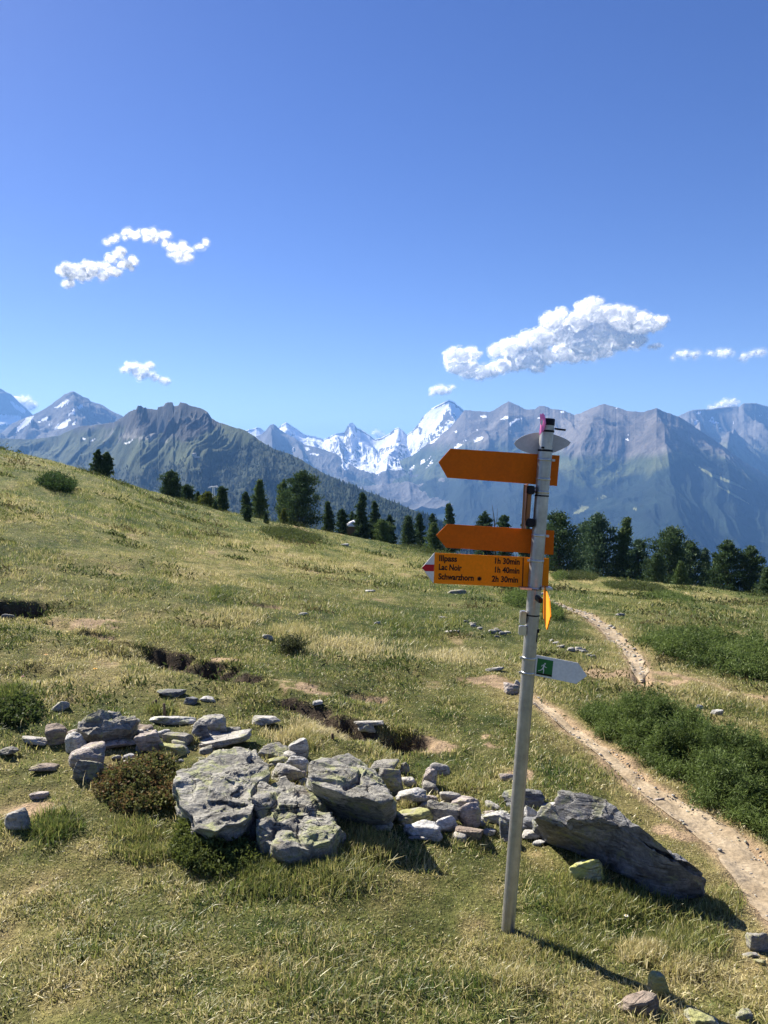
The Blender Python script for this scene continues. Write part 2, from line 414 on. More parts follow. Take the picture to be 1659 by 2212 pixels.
# ------------------------------------------------------------------ far terrain: valley and mountains
t = NT('valley_turf'); p = t.geo()
t.bsdf(t.ramp(t.noise(p, .004, 6), [(.3, (.02, .035, .018)), (.7, (.06, .075, .03))]), .95, 0, None, .1); M_VALLEY = t.m
gx = np.linspace(-12500, 12500, 60); gy = np.linspace(-1800, 22500, 60); GX, GY = np.meshgrid(gx, gy)
o = mesh_np('valley', np.stack([GX, GY, np.full_like(GX, -800) + 20 * fbm2(GX / 900, GY / 900, 3)], -1), grid_faces(60, 60), M_VALLEY, smooth=True)
tag(o, kind='structure')

def mat_mountain(name, sc1, bump):
    t = NT(name); p = t.geo(); c = t.attr('Col')
    n1 = t.noise(p, sc1, 8, .7); n2 = t.noise(p, sc1 * 6, 6, .7)
    c = t.mix(1, c, t.ramp(n1, [(.3, .68), (.7, 1.3)]), 'MULTIPLY'); c = t.mix(1, c, t.ramp(n2, [(.3, .7), (.7, 1.25)]), 'MULTIPLY')
    sn = t.attr('snow', 2); sm = t.ramp(t.math('ADD', sn, t.math('MULTIPLY', t.math('SUBTRACT', n2, .5), .5)), [(.44, 0.0), (.56, 1.0)])
    c = t.mix(sm, c, (.86, .88, .92))
    h = t.math('ADD', n1, t.math('MULTIPLY', n2, .5))
    t.bsdf(c, .95, 0, t.bump(h, .85, bump), .1); return t.m

def in_poly(px, py, poly):
    r = np.zeros(px.shape, bool); n = len(poly)
    for i in range(n):
        (x1, y1), (x2, y2) = poly[i], poly[(i + 1) % n]
        c = ((y1 > py) != (y2 > py)); r ^= c & (px < (x2 - x1) * (py - y1) / ((y2 - y1) if y2 != y1 else 1e-9) + x1)
    return r

def mountain(name, sky_pts, ypts, f, zb, A, s, colfn, nt=150, seed=0, jag=1.0, p=.9, spurs=(), snow=(), mat=None, step=1.0, snowfn=None, ramp=.10, ampfn=None):
    sp = np.array(sky_pts, float); px = np.arange(sp[0, 0], sp[-1, 0] + .1, step)
    py = np.interp(px, sp[:, 0], sp[:, 1]) + jag * (fbm2(px / 7, px * 0, 4, seed + 5) * 1.4 + .5 * fbm2(px / 2.2, px * 0 + 3, 2, seed + 8))
    yp = np.array(ypts, float); Yr = np.interp(px, yp[:, 0], yp[:, 1])
    u, m = ray(px, py); zr = CAMZ + m * Yr
    tt = np.concatenate([[-.5, -.3, -.15, -.06, -.02], np.linspace(0, 1, nt) ** 1.2]); T = tt[:, None]
    Y = np.where(T >= 0, Yr[None] * (1 - f * T), Yr[None] * (1 - f * T * .9)); X = u[None] * Y
    Tp = np.abs(T); prof = Tp ** p
    Z = zr[None] + (zb - zr[None]) * np.where(T >= 0, prof, prof * 1.1)
    rp = np.clip(Tp / ramp, 0, 1) * (1 - .45 * Tp)
    wx = fbm2(X / (s * 2), Y / (s * 2), 3, seed + 30) * .6; 
    if ampfn is not None: rp = rp * ampfn(px[None], T)
    Z = Z + A * rp * ((rid2(X / s + wx, Y / (s * 2.4) + wx, 6, seed, .52) - .62) * 1.5 + .5 * fbm2(X / (s * 2.5), Y / (s * 2.5), 3, seed + 60))
    for (p0, dp, B, w) in spurs:
        c = p0 + dp * T; q = np.abs(px[None] - c) / w
        Z = Z + B * np.exp(-q ** 1.25) * np.clip(Tp * 4, 0, 1) * (1 - Tp) * np.where(T >= 0, 1, 0)
    dx = np.gradient(Z, axis=1) / np.maximum(np.abs(np.gradient(X, axis=1)), 1); dy = np.gradient(Z, axis=0) / np.where(np.abs(np.gradient(Y, axis=0)) < 1, 1, np.gradient(Y, axis=0))
    slope = np.hypot(dx, dy); PX, PY = proj(X, Y, Z)
    col = colfn(X, Y, Z, PX, PY, slope, T + 0 * X)
    sn = np.zeros(X.shape)
    wob = 2.2 * fbm2(PX / 5, PY / 4, 3, seed + 90); wob2 = 2.2 * fbm2(PX / 5 + 40, PY / 4, 3, seed + 91)
    for poly in snow: sn = np.maximum(sn, in_poly(PX + wob, PY + wob2, poly).astype(float))
    if snowfn is not None: sn = np.maximum(sn, snowfn(X, Y, Z, PX, PY, slope, dx, dy))
    o = mesh_np(name, np.stack([X, Y, Z], -1), grid_faces(len(tt), len(px)), mat, col=col.reshape(-1, 3), smooth=True, attrs={'snow': sn})
    tag(o, kind='structure')
    return X, Y, Z, PX, PY, slope

def lerp(a, b, t): return np.asarray(a) + (np.asarray(b) - np.asarray(a)) * t[..., None]
CV = lambda pts: (lambda X, Y, n, **k: None)
M_MT_FAR = mat_mountain('far_peaks', .004, 60); M_MT_MID = mat_mountain('rock_and_alp', .006, 25); M_MT_NEAR = mat_mountain('crag_and_pasture', .010, 9)
X_ = lambda cx, cy: (493.7 + cx * .3307, 811.9 + cy * .3307)       # helpers that turn crop measurements into pixels
X2 = lambda cx, cy: (cx * .3307, 811.9 + cy * .3307)
X1 = lambda cx, cy: (877.8 + cx * .2975, 855.8 + cy * .2975)
X4 = lambda cx, cy: (1110.4 + cx * .3307, 811.9 + cy * .3307)

# the farthest snowy range
def col_far(X, Y, Z, PX, PY, sl, T):
    n = fbm2(X / 300, Y / 300, 4, 2); return lerp((.10, .10, .105), (.19, .18, .175), np.clip(.5 + n, 0, 1))
def snow_far(X, Y, Z, PX, PY, sl, dx, dy):
    n = fbm2(X / 420, Y / 420, 5, 14); hi = ss(1010, 950, PY)
    return ss(.74, .54, sl * .75 + n * .45 - .28 * hi - .25 * ss(.15, -.35, dx)) * ss(1030, 1000, PY)
far_snow = [[X_(*q) for q in P] for P in [
  [(1235,330),(1290,250),(1330,215),(1400,225),(1395,290),(1350,350),(1310,385),(1280,345)],
  [(1170,385),(1270,385),(1275,410),(1240,450),(1215,480),(1230,430)],
  [(840,590),(910,550),(1000,520),(1060,480),(1120,460),(1090,540),(1040,600),(980,640),(930,635)],
  [(890,450),(960,430),(1020,420),(1100,395),(1145,375),(1130,400),(1080,450),(980,480),(900,475)],
  [(1020,405),(1080,372),(1115,358),(1145,378),(1110,400),(1050,420)],
  [(330,345),(375,303),(400,330),(418,390),(390,385),(360,365)],
  [(485,390),(560,398),(580,410),(560,445),(500,445)],
  [(600,430),(660,400),(700,380),(700,420),(660,450),(630,480),(590,455)],
  [(805,410),(880,415),(900,445),(850,455),(815,440)],[(710,380),(745,374),(760,390),(730,395)],[(780,310),(820,305),(825,350),(800,370),(785,345)],
  [(120,355),(180,342),(205,345),(150,365)],[(540,500),(590,515),(585,522),(530,512)],[(1080,480),(1125,455),(1100,520),(1070,550)]]]
mountain('snow_mountains', [(470,952),(500,938),X_(120,355),X_(180,340),X_(205,340),X_(250,372),X_(310,352),X_(345,322),X_(375,302),X_(410,325),X_(500,385),X_(560,395),X_(620,415),X_(700,378),X_(740,372),X_(755,370),X_(785,316),X_(800,305),X_(815,310),X_(840,340),X_(900,370),X_(960,415),X_(1000,405),X_(1060,370),X_(1085,345),X_(1110,338),X_(1140,360),X_(1165,385),X_(1200,360),X_(1240,310),X_(1270,265),X_(1330,210),X_(1400,175),X_(1440,158),X_(1470,170),X_(1535,225),(1030,905),(1080,940)],
  [(400,12000),(700,12000),(780,12300),(860,11800),(960,11300),(1080,11300)], .42, -250, 230, 900, col_far, 190, 3, .7, .62, snow=far_snow, mat=M_MT_FAR, step=.6, snowfn=snow_far,
  spurs=[(970,-60,260,22),(728,20,300,16),(600,60,220,20),(860,-40,200,15)])
mountain('far_snow_peak', [(-140,900),(-60,850),(-20,838),(0,839),(12,846),(25,852),(45,872),(60,885),(80,905),(110,930),(150,950)], [(-140,12000),(150,12000)], .3, -100, 300, 850, col_far, 90, 17, .6, .8, mat=M_MT_FAR, step=.8,
  snow=[[X2(0,255),X2(100,258),X2(145,265),X2(140,285),X2(80,320),X2(0,318),(-60,900),(-60,890)],[X2(60,155),X2(150,215),X2(175,245),X2(130,235),X2(90,200)],[(-90,870),(-40,850),(-30,880),(-80,890)]])
# dark pyramid range in front of the glaciers
def col_mid(X, Y, Z, PX, PY, sl, T):
    n = fbm2(X / 350, Y / 350, 4, 6); rock = lerp((.10, .10, .105), (.19, .18, .175), np.clip(.5 + n, 0, 1))
    g = ss(-40, -240, Z + n * 160); return rock * (1 - g[..., None]) + np.array((.06, .075, .035)) * g[..., None]
mountain('dark_ridge', [(430,990),(500,962),X_(160,400),X_(210,385),X_(240,360),X_(270,320),X_(297,315),X_(340,355),X_(400,390),X_(430,405),X_(500,450),X_(560,462),X_(640,490),X_(700,505),X_(760,560),X_(850,610),X_(905,650),X_(950,680),(830,1060)],
  [(430,9800),(620,9800),(830,8600)], .38, -500, 190, 900, col_mid, 120, 23, .7, .8, mat=M_MT_FAR, step=.8, snow=[[X_(*q) for q in P] for P in [[(500,468),(525,466),(528,485),(510,490)],[(520,502),(590,514),(585,524),(530,512)],[(470,535),(525,552),(520,560)],[(160,390),(185,400),(180,410)]]],
  spurs=[(583,15,250,18),(640,50,300,20)])
# left pyramid with snow patches
mountain('pyramid_mountain', [(-60,990),(0,938),X2(80,312),X2(200,260),X2(280,222),X2(330,190),X2(370,160),X2(420,122),X2(450,108),X2(480,99),X2(500,112),X2(540,135),X2(580,148),X2(590,165),X2(660,185),X2(740,235),X2(800,262),X2(860,300),(320,960)],
  [(-60,8200),(320,8200)], .4, -250, 200, 700, col_mid, 120, 31, .7, .85, mat=M_MT_FAR, step=.7, spurs=[(159,30,150,28),(159,-110,90,20)],
  snow=[[X2(*q) for q in P] for P in [[(352,212),(440,155),(452,158),(445,185),(400,200),(365,213)],[(500,200),(535,185),(545,210),(520,212)],[(440,255),(480,222),(497,222),(490,240),(450,262)],[(350,348),(410,300),(470,275),(440,315),(445,330),(400,345)],[(240,303),(320,262),(310,285),(270,300)],[(470,320),(492,296),(495,318)],[(100,372),(120,330),(180,270),(225,262),(210,290),(150,340)],[(310,318),(345,305),(330,318)]]])
# right-hand massif
def col_r(X, Y, Z, PX, PY, sl, T):
    n = fbm2(X / 420, Y / 900, 5, 8); n2 = fbm2(X / 130, Y / 330, 4, 18)
    rock = lerp((.088, .080, .074), (.195, .176, .160), np.clip(.5 + n2 * .9, 0, 1))
    grass = lerp((.035, .052, .022), (.085, .098, .042), np.clip(.5 + n2, 0, 1))
    wood = lerp((.006, .013, .012), (.015, .027, .018), np.clip(.5 + n2, 0, 1))
    tl = np.interp(PX, [800, 950, 1000, 1100, 1250, 1400, 1480, 1560, 1659], [1040, 1045, 1020, 1010, 1040, 1025, 985, 1010, 1060])
    gl = tl - np.interp(PX, [800, 1000, 1250, 1400, 1500, 1659], [100, 60, 55, 45, 10, 15])
    g = ss(-16, 16, PY - gl + 34 * n + 14 * n2); w = ss(-8, 8, PY - tl + 42 * n + 14 * n2)
    c = rock * (1 - g[..., None]) + grass * g[..., None]; c = c * (1 - w[..., None]) + wood * w[..., None]
    for poly in ([X4(380, 905), X4(440, 850), X4(500, 850), X4(470, 875), X4(420, 900)], [X4(545, 800), X4(585, 778), X4(610, 790), X4(570, 808)], [X4(770, 870), X4(795, 862), X4(800, 880)],
                 [X4(1170, 575), X4(1300, 640), X4(1450, 700), X4(1520, 745), X4(1420, 705), X4(1280, 655)], [X4(1310, 705), X4(1420, 760), X4(1560, 850), X4(1440, 790)]):
        m = in_poly(PX + 2.5 * fbm2(PX / 4, PY / 3, 3, 99), PY, poly); c[m] = (.17, .18, .085)
    return c
r_snow = [[X1(*q) for q in P] for P in [[(535,140),(585,142),(580,155),(540,152)],[(680,170),(720,145),(750,145),(735,165)],[(745,205),(800,165),(850,155),(800,180),(755,212)],[(480,325),(520,300),(565,290),(540,320),(500,332)],[(345,375),(375,345),(410,350),(370,380)],[(505,240),(522,238),(520,250)],[(410,325),(438,312),(430,325)],[(340,260),(365,252),(365,264)],[(160,345),(190,320),(240,290),(220,320),(190,345)],[(0,440),(60,400),(120,360),(60,420)],[(1110,110),(1145,110),(1140,122)],[(930,165),(985,150),(975,165)]]] + \
  [[X4(*q) for q in P] for P in [[(735,382),(748,378),(748,392)],[(725,415),(742,408),(748,425)],[(300,240),(325,232),(325,243)],[(650,208),(675,206),(670,216)]]]
RM = mountain('mountain_range', [(745,1085),(770,1062),X_(900,722),X_(990,640),X_(1080,570),X_(1200,520),X_(1290,450),X_(1380,390),X_(1440,345),X_(1500,275),X1(425,100),X1(600,115),X1(640,100),X1(700,60),X1(740,38),X1(800,65),X1(870,95),X1(930,95),X1(965,72),X1(1000,70),X1(1060,95),X1(1130,100),X1(1220,137),X1(1260,125),X4(500,215),X4(560,190),X4(590,183),X4(650,200),X4(700,215),X4(740,230),X4(850,237),X4(890,222),X4(930,210),X4(980,235),X4(1075,265),X4(1130,300),X4(1250,380),X4(1380,470),X4(1500,560),X4(1659,655),(1740,1075),(1860,1110)],
  [(745,9600),(900,9400),(1001,9000),(1200,7800),(1310,7400),(1420,6900),(1700,6500),(1860,6500)], .45, -790, 125, 620, col_r, 230, 41, .8, .88, snow=r_snow, mat=M_MT_MID, step=.8,
  spurs=[(1418,80,260,52),(1305,-150,190,46),(1098,-170,170,40),(1001,-190,150,34),(1193,-120,90,26),(1560,60,120,34)])
def col_r2(X, Y, Z, PX, PY, sl, T):
    n = fbm2(X / 500, Y / 900, 5, 28); rock = lerp((.11, .105, .10), (.20, .19, .18), np.clip(.5 + n, 0, 1)); g = ss(930, 985, PY + 50 * n)
    w = ss(985, 1030, PY + 50 * n); c = rock * (1 - g[..., None]) + np.array((.08, .09, .04)) * g[..., None]
    return c * (1 - w[..., None]) + np.array((.02, .033, .02)) * w[..., None]
mountain('far_right_ridge', [(1380,940),X4(1060,270),X4(1110,245),X4(1150,225),X4(1290,215),X4(1380,203),X4(1470,200),X4(1500,180),X4(1580,178),X4(1659,200),(1720,892),(1800,905),(1900,940)],
  [(1380,10000),(1900,10000)], .4, -600, 330, 1000, col_r2, 120, 53, .8, .85, mat=M_MT_MID, step=1.0, spurs=[(1600,-60,300,30),(1500,40,260,24)],
  snow=[[X4(*q) for q in P] for P in [[(1190,237),(1222,236),(1220,246),(1195,247)],[(1175,292),(1205,290),(1190,320),(1178,318)],[(1285,265),(1305,268),(1306,285),(1290,282)],[(1260,282),(1320,300),(1340,312),(1300,312)],[(1595,258),(1620,255),(1605,268)],[(1330,335),(1348,340),(1335,346)],[(1425,303),(1442,304),(1435,311)]]])
# left crag and the wooded spur running down from it
def col_l(X, Y, Z, PX, PY, sl, T):
    n = fbm2(X / 160, Y / 320, 5, 12); n2 = fbm2(X / 45, Y / 90, 4, 19)
    rock = lerp((.020, .022, .026), (.080, .079, .078), np.clip(.5 + n2, 0, 1)); scree = np.array((.225, .215, .195))
    grass = lerp((.028, .046, .020), (.075, .090, .038), np.clip(.5 + n * .7 + n2 * .4, 0, 1)); wood = np.array((.02, .032, .018))
    rk = np.interp(PX, [0, 130, 250, 330, 400, 460, 520, 560, 900], [915, 925, 930, 935, 950, 925, 900, 890, 890])
    g = ss(-9, 9, PY - rk + 30 * n)
    c = rock * (1 - g[..., None]) + grass * g[..., None]
    scr = ss(.45, .7, n2 + .55 - .9 * np.abs((PY - rk - 12) / 32)) * ss(200, 270, PX) * ss(400, 340, PX); c = c * (1 - scr[..., None]) + scree * scr[..., None]
    wl_ = np.interp(PX, [0, 180, 280, 400, 480, 540, 620, 700, 900], [1000, 1000, 1015, 1015, 985, 950, 970, 1010, 1080])
    w = ss(-8, 8, PY - wl_ + 40 * n) * .85; return c * (1 - w[..., None]) + wood * w[..., None]
LM = mountain('crag_mountain', [(-160,940),(-60,946),(0,947),(60,950),X2(380,392),X2(470,350),X2(520,330),X2(700,310),X2(740,305),X2(760,295),X2(810,262),X2(850,230),X2(930,212),X2(1028,222),X2(1032,203),X2(1065,200),X2(1080,180),X2(1095,171),X2(1128,176),X2(1136,200),X2(1165,195),X2(1178,172),X2(1215,180),X2(1245,195),X2(1320,212),X2(1355,235),X2(1385,280),X2(1420,300),X2(1500,325),X2(1600,355),X2(1659,392),X_(200,420),X_(300,480),X_(400,510),X_(470,545),X_(560,600),X_(640,645),X_(740,690),X_(850,735),X_(960,775),X_(1100,835),X_(1200,875),X_(1300,905),(960,1128),(1060,1175),(1200,1245),(1330,1320)],
  [(-160,5600),(126,5200),(240,4600),(300,4000),(400,3600),(550,3050),(700,2500),(900,1950),(1330,1700)], .55, -420, 62, 240, col_l, 230, 61, .9, .85, mat=M_MT_NEAR, step=.8,
  spurs=[(402,40,55,40),(470,60,45,34),(300,-20,35,34),(560,40,35,30),(650,40,30,28)], ramp=.05, ampfn=lambda P, T: 1 + 2.6 * np.exp(-((P - 385) / 75) ** 2 - (T / .16) ** 2),
  snow=[[X2(*q) for q in P] for P in [[(585,425),(620,410),(622,418),(595,432)],[(538,408),(562,406),(562,414),(540,416)],[(805,442),(865,418),(868,425),(830,445)]]])
# ------------------------------------------------------------------ near ground sheet
uu = np.concatenate([np.linspace(-4, -.75, 40)[:-1], np.linspace(-.75, .75, 720), np.linspace(.75, 4, 40)[1:]])
yy = np.concatenate([[-300, -120, -50, -20, -9, -4, -2, -1, -.4, .2, .7], np.exp(np.linspace(math.log(1.1), math.log(120), 720)), np.exp(np.linspace(math.log(120), math.log(1500), 60))[1:]])
gX = uu[None] * (np.abs(yy[:, None]) + 1.2); gY = np.broadcast_to(yy[:, None], gX.shape)
gZ = np.empty_like(gX)
for i in range(0, len(yy), 60): gZ[i:i + 60] = H(gX[i:i + 60], gY[i:i + 60])
dry, bare, lush, n2 = fields(gX, gY)
G_GREEN, G_OLIVE, G_STRAW, G_SOIL = np.array((.060, .082, .020)), np.array((.135, .142, .042)), np.array((.28, .235, .095)), np.array((.34, .245, .15))
gc = lerp(lerp(G_GREEN, G_OLIVE, ss(.1, .5, dry)), G_STRAW, ss(.5, 1.0, dry) * .9)
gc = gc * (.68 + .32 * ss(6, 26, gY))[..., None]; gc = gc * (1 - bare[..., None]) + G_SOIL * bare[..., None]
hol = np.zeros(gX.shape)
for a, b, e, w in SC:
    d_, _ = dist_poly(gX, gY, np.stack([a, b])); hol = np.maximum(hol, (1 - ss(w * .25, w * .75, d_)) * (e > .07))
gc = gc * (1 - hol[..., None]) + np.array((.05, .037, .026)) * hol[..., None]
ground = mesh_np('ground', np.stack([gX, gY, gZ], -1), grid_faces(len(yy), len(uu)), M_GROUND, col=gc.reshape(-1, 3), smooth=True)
tag(ground, kind='structure')

# ------------------------------------------------------------------ footpaths
def strip(name, P, W, lift):
    s = np.concatenate([[0], np.cumsum(np.hypot(*np.diff(P, axis=0).T))]); n = int(s[-1] / .03) + 40; n = min(n, 700)
    q = np.linspace(0, s[-1], n); qx = np.interp(q, s, P[:, 0]); qy = np.interp(q, s, P[:, 1]); qw = np.interp(q, s, W)
    k = np.ones(25) / 25
    pad = lambda a: np.convolve(np.pad(a, 12, mode='edge'), k, 'valid'); qx, qy, qw = pad(qx), pad(qy), pad(qw)
    tx, ty = np.gradient(qx), np.gradient(qy); L = np.hypot(tx, ty); nx, ny = -ty / L, tx / L
    taper = np.clip(np.minimum(q, s[-1] - q) / .5, .15, 1); qw = qw * taper
    a = np.linspace(-1, 1, 25)[None]; e = (1 + .45 * fbm2(q[:, None] * 3, np.sign(a) * 9 + 0 * q[:, None], 4, 5) + .12 * fbm2(q[:, None] * 14, np.sign(a) * 5 + 0 * q[:, None], 3, 6))
    off = a * qw[:, None] * e; X = qx[:, None] + nx[:, None] * off; Y = qy[:, None] + ny[:, None] * off
    Z = H(X, Y) + lift * (1.1 - np.abs(a) ** 3 * 1.3) + .012 * fbm2(X * 6, Y * 6, 4, 15) + .0009 * Y
    return tag(mesh_np(name, np.stack([X, Y, Z], -1), grid_faces(n, 25), M_PATH, smooth=True), kind='structure')
for (P, W), nm in zip(PATHS, ('path', 'path')): strip(nm, P, W, .014)

# ------------------------------------------------------------------ haze and clouds
bm = bmesh.new(); bmesh.ops.create_cube(bm, size=1); me = bpy.data.meshes.new('haze'); bm.to_mesh(me); bm.free()
hz = bpy.data.objects.new('haze', me); C.objects.link(hz); hz.scale = (26000, 26000, 1890); hz.location = (0, 10500, -850 + 945); hz['kind'] = 'stuff'
t = NT('mountain_air'); v = t.new('ShaderNodeVolumePrincipled'); v.inputs['Color'].default_value = (.21, .47, 1.0, 1)
v.inputs['Density'].default_value = 6.1e-5; v.inputs['Anisotropy'].default_value = .1; t.l.new(v.outputs[0], t.out.inputs['Volume']); me.materials.append(t.m)

ICO = {}
def ico(n):
    if n not in ICO:
        b = bmesh.new(); bmesh.ops.create_icosphere(b, subdivisions=n, radius=1)
        ICO[n] = (np.array([v.co[:] for v in b.verts]), np.array([[v.index for v in f.verts] for f in b.faces])); b.free()
    return ICO[n]
def mat_cloud(name, amax, lo, hi, SSS=4500, nw=1.5, thin=False):
    t = NT(name); p = t.geo(); lw = t.new('ShaderNodeLayerWeight'); lw.inputs[0].default_value = .5
    f = t.math('SUBTRACT', 1.0, lw.outputs['Facing'])
    n = t.noise(p, .0055, 5, .6, .4); f = t.math('ADD', f, t.math('MULTIPLY', t.math('SUBTRACT', n, .5), nw))
    a = t.math('MULTIPLY', t.ramp(f, [(lo, 0.0), (hi, 1.0)]), amax)
    m = t.new('ShaderNodeBsdfPrincipled'); m.inputs['Base Color'].default_value = (.995, .995, .995, 1); m.inputs['Roughness'].default_value = 1; m.inputs['Specular IOR Level'].default_value = 0
    m.subsurface_method = 'RANDOM_WALK'; m.inputs['Subsurface Weight'].default_value = 1; m.inputs['Subsurface Radius'].default_value = (1, 1, 1); m.inputs['Subsurface Scale'].default_value = SSS; m.inputs['Subsurface Anisotropy'].default_value = .8
    if thin:
        d = t.new('ShaderNodeBsdfDiffuse'); d.inputs[0].default_value = (1, 1, 1, 1); tr = t.new('ShaderNodeBsdfTranslucent'); tr.inputs[0].default_value = (1, 1, 1, 1)
        m = t.new('ShaderNodeMixShader'); m.inputs[0].default_value = .5; t.l.new(d.outputs[0], m.inputs[1]); t.l.new(tr.outputs[0], m.inputs[2])
    tp = t.new('ShaderNodeBsdfTransparent'); mm = t.new('ShaderNodeMixShader'); t.l.new(a, mm.inputs[0])
    t.l.new(tp.outputs[0], mm.inputs[1]); t.l.new(m.outputs[0], mm.inputs[2]); t.l.new(mm.outputs[0], t.out.inputs[0]); return t.m
M_CLOUD = mat_cloud('cumulus', .98, .02, .70, nw=1.0); M_FRINGE = mat_cloud('cloud_fringe', .34, .30, 1.15, nw=2.6, thin=True); M_FRINGE2 = mat_cloud('wisp_fringe', .13, .30, 1.15, nw=2.6, thin=True); M_WISP = mat_cloud('cloud_wisp', .36, .25, 1.0, nw=2.2)
def cloud(label, bl, dist, mat, seed, sub=3, squash=.8, vox=1.6, fringe=None):
    fringe = fringe or M_FRINGE
    V = []; Fc = []; n = 0; rg = np.random.default_rng(seed); v0, f0 = ico(sub)
    cx, cy = np.mean([b[0] for b in bl]), np.mean([b[1] for b in bl]); u, m = ray(cx, cy); org = np.array([u * dist, dist, CAMZ + m * dist])
    full = []
    for (px, py, r) in bl:
        r = r * .88; full.append((px, py, r, 4))
        for _ in range(2):
            a_ = rg.uniform(0, 6.28); full.append((px + math.cos(a_) * r * .75, py + math.sin(a_) * r * .55, r * rg.uniform(.35, .6), 3))
    for (px, py, r, sub) in full:
        v0, f0 = ico(sub); u, m = ray(px, py); rr = r / F * dist; yo = rg.uniform(-.8, .8) * rr
        c = np.array([u, 1, m]) * (dist + yo); c[2] += CAMZ
        v = v0 * rr * np.array([1.1, 1.0, squash]) * rg.uniform(.9, 1.1)
        P = (c + v) / (dist / F)
        k = 1 + .36 * fbm3(P / 17, 3, seed, .5)
        V.append(c + v * k[:, None] - org); Fc.append(f0 + n); n += len(v0)
    o = mesh_np('cloud_lumps', np.concatenate(V), np.concatenate(Fc), mat); px_m = dist / F
    md = o.modifiers.new('r', 'REMESH'); md.mode = 'VOXEL'; md.voxel_size = px_m * vox; dg = bpy.context.evaluated_depsgraph_get()
    me = bpy.data.meshes.new_from_object(o.evaluated_get(dg)); old = o.data; bpy.data.objects.remove(o); bpy.data.meshes.remove(old)
    n = len(me.vertices); co = np.empty(n * 3); me.vertices.foreach_get('co', co); co = co.reshape(-1, 3); no = np.empty(n * 3); me.vertices.foreach_get('normal', no); no = no.reshape(-1, 3)
    q = co / px_m; co = co + no * (px_m * (6.0 * fbm3(q / 17, 3, seed + 1) + 2.2 * fbm3(q / 8, 2, seed + 2)))[:, None]
    me.vertices.foreach_set('co', co.ravel()); me.polygons.foreach_set('use_smooth', np.ones(len(me.polygons), bool)); me.update(); me.name = 'cloud'
    nf = len(me.polygons); lp = np.empty(len(me.loops), np.int32); me.loops.foreach_get('vertex_index', lp); me.polygons[0]
    quads = lp.reshape(-1, 4); vs = [co]; fs = [quads]
    for k, (d_, am) in enumerate(((3.0, 1.5), (6.0, 2.4))):
        w_ = px_m * (d_ + am * fbm3(q / 9, 3, seed + 9 + k, .55)); vs.append(co + no * w_[:, None]); fs.append(quads + n * (k + 1))
    bpy.data.meshes.remove(me); o = mesh_np('cloud', np.concatenate(vs), np.concatenate(fs), mat, smooth=True); o.data.materials.append(fringe)
    o.data.polygons.foreach_set('material_index', np.repeat([0, 1, 1], nf).astype(np.int32)); o.location = org
    return tag(o, label, 'cloud', 'clouds')
CA = lambda x, y, r: (904.8 + x * .4544, 603.5 + y * .4544, r * .4544)
CB = lambda x, y, r: (82.3 + x * .248, 466.3 + y * .248, r * .248)
CD = 24500
cloud('large white cumulus cloud rising to the right above the mountain range', [CA(*q) for q in [
 (150,365,38),(205,365,48),(255,350,40),(180,410,46),(240,430,52),(300,440,45),(350,425,40),(370,340,42),(440,330,55),(400,410,42),(450,395,55),(520,290,60),(520,380,60),(590,280,65),(600,370,60),(640,200,55),(665,170,40),(690,270,70),(690,350,60),(760,210,68),(780,300,75),(800,140,50),(830,125,42),(860,180,60),(860,270,75),(870,340,50),(930,160,45),(950,220,60),(960,290,55),(1000,170,48),(1040,230,52),(1070,190,42),(1030,290,45),(1110,220,42),(1150,200,30),(800,350,50),(560,420,35),(740,360,45),(1110,320,18),(1140,316,12)]], CD, M_CLOUD, 3)
cloud('small bright cloud scrap hanging just over the snowy pyramid peak', [CA(*q) for q in [(75,530,22),(105,525,24),(130,525,18),(160,515,12),(60,540,12)]], CD, M_CLOUD, 5)
cloud('brightest of the small clouds on the left with a ragged tail to its right', [CB(*q) for q in [(225,485,50),(290,460,62),(300,510,60),(370,480,70),(390,530,48),(440,430,50),(470,470,48),(540,440,35),(600,445,35),(640,480,36),(680,495,36),(640,380,34),(700,350,34),(720,310,26),(730,420,38),(790,420,48),(830,400,44),(810,450,36),(560,530,26),(250,590,26),(290,580,28)]], CD, M_CLOUD, 7)
cloud('thin wispy arc of cloud, highest in the left sky', [CB(*q) for q in [(610,235,24),(650,210,28),(690,185,20),(750,150,36),(760,190,28),(810,150,42),(850,180,34),(875,130,24),(930,140,28),(960,190,40),(1010,150,38),(1020,220,40),(1070,180,42),(1100,240,36),(1120,170,26),(1150,260,30),(1190,280,50),(1220,330,55),(1270,290,60),(1290,350,50),(1310,300,40),(1240,375,30),(1160,345,24),(1395,275,22),(1425,265,22),(1450,245,22),(1460,225,18)]], CD, mat_cloud('thin_cloud', .70, .2, .95, nw=2.6), 9, fringe=mat_cloud('thin_fringe', .2, .30, 1.15, nw=2.6, thin=True))
cloud('lone small white cloud with a tail low over the crag', [CB(*q) for q in [(750,1335,32),(800,1320,44),(850,1310,46),(880,1360,50),(930,1330,48),(970,1310,32),(900,1400,34),(980,1385,32),(1030,1405,28),(1080,1425,28),(1115,1440,26)]], CD, M_CLOUD, 11)
cloud('faint streak of cloud near the right edge, longest of the pale wisps', [CA(*q) for q in [(1235,358,20),(1270,355,24),(1310,357,22),(1205,375,10)]], CD, M_WISP, 13, fringe=M_FRINGE2)
cloud('faint cloud puff between two paler wisps at the right edge', [CA(*q) for q in [(1390,355,16),(1440,355,24),(1470,345,22)]], CD, M_WISP, 15, fringe=M_FRINGE2)
cloud('palest cloud wisp touching the right edge of the sky', [CA(*q) for q in [(1545,375,18),(1590,352,20),(1625,350,22)]], CD, M_WISP, 17, fringe=M_FRINGE2)
cloud('cloud tucked behind the white flank of the far left peak', [(38,864,14),(52,868,16),(64,878,12),(30,880,14),(48,885,14)], CD, M_CLOUD, 19)
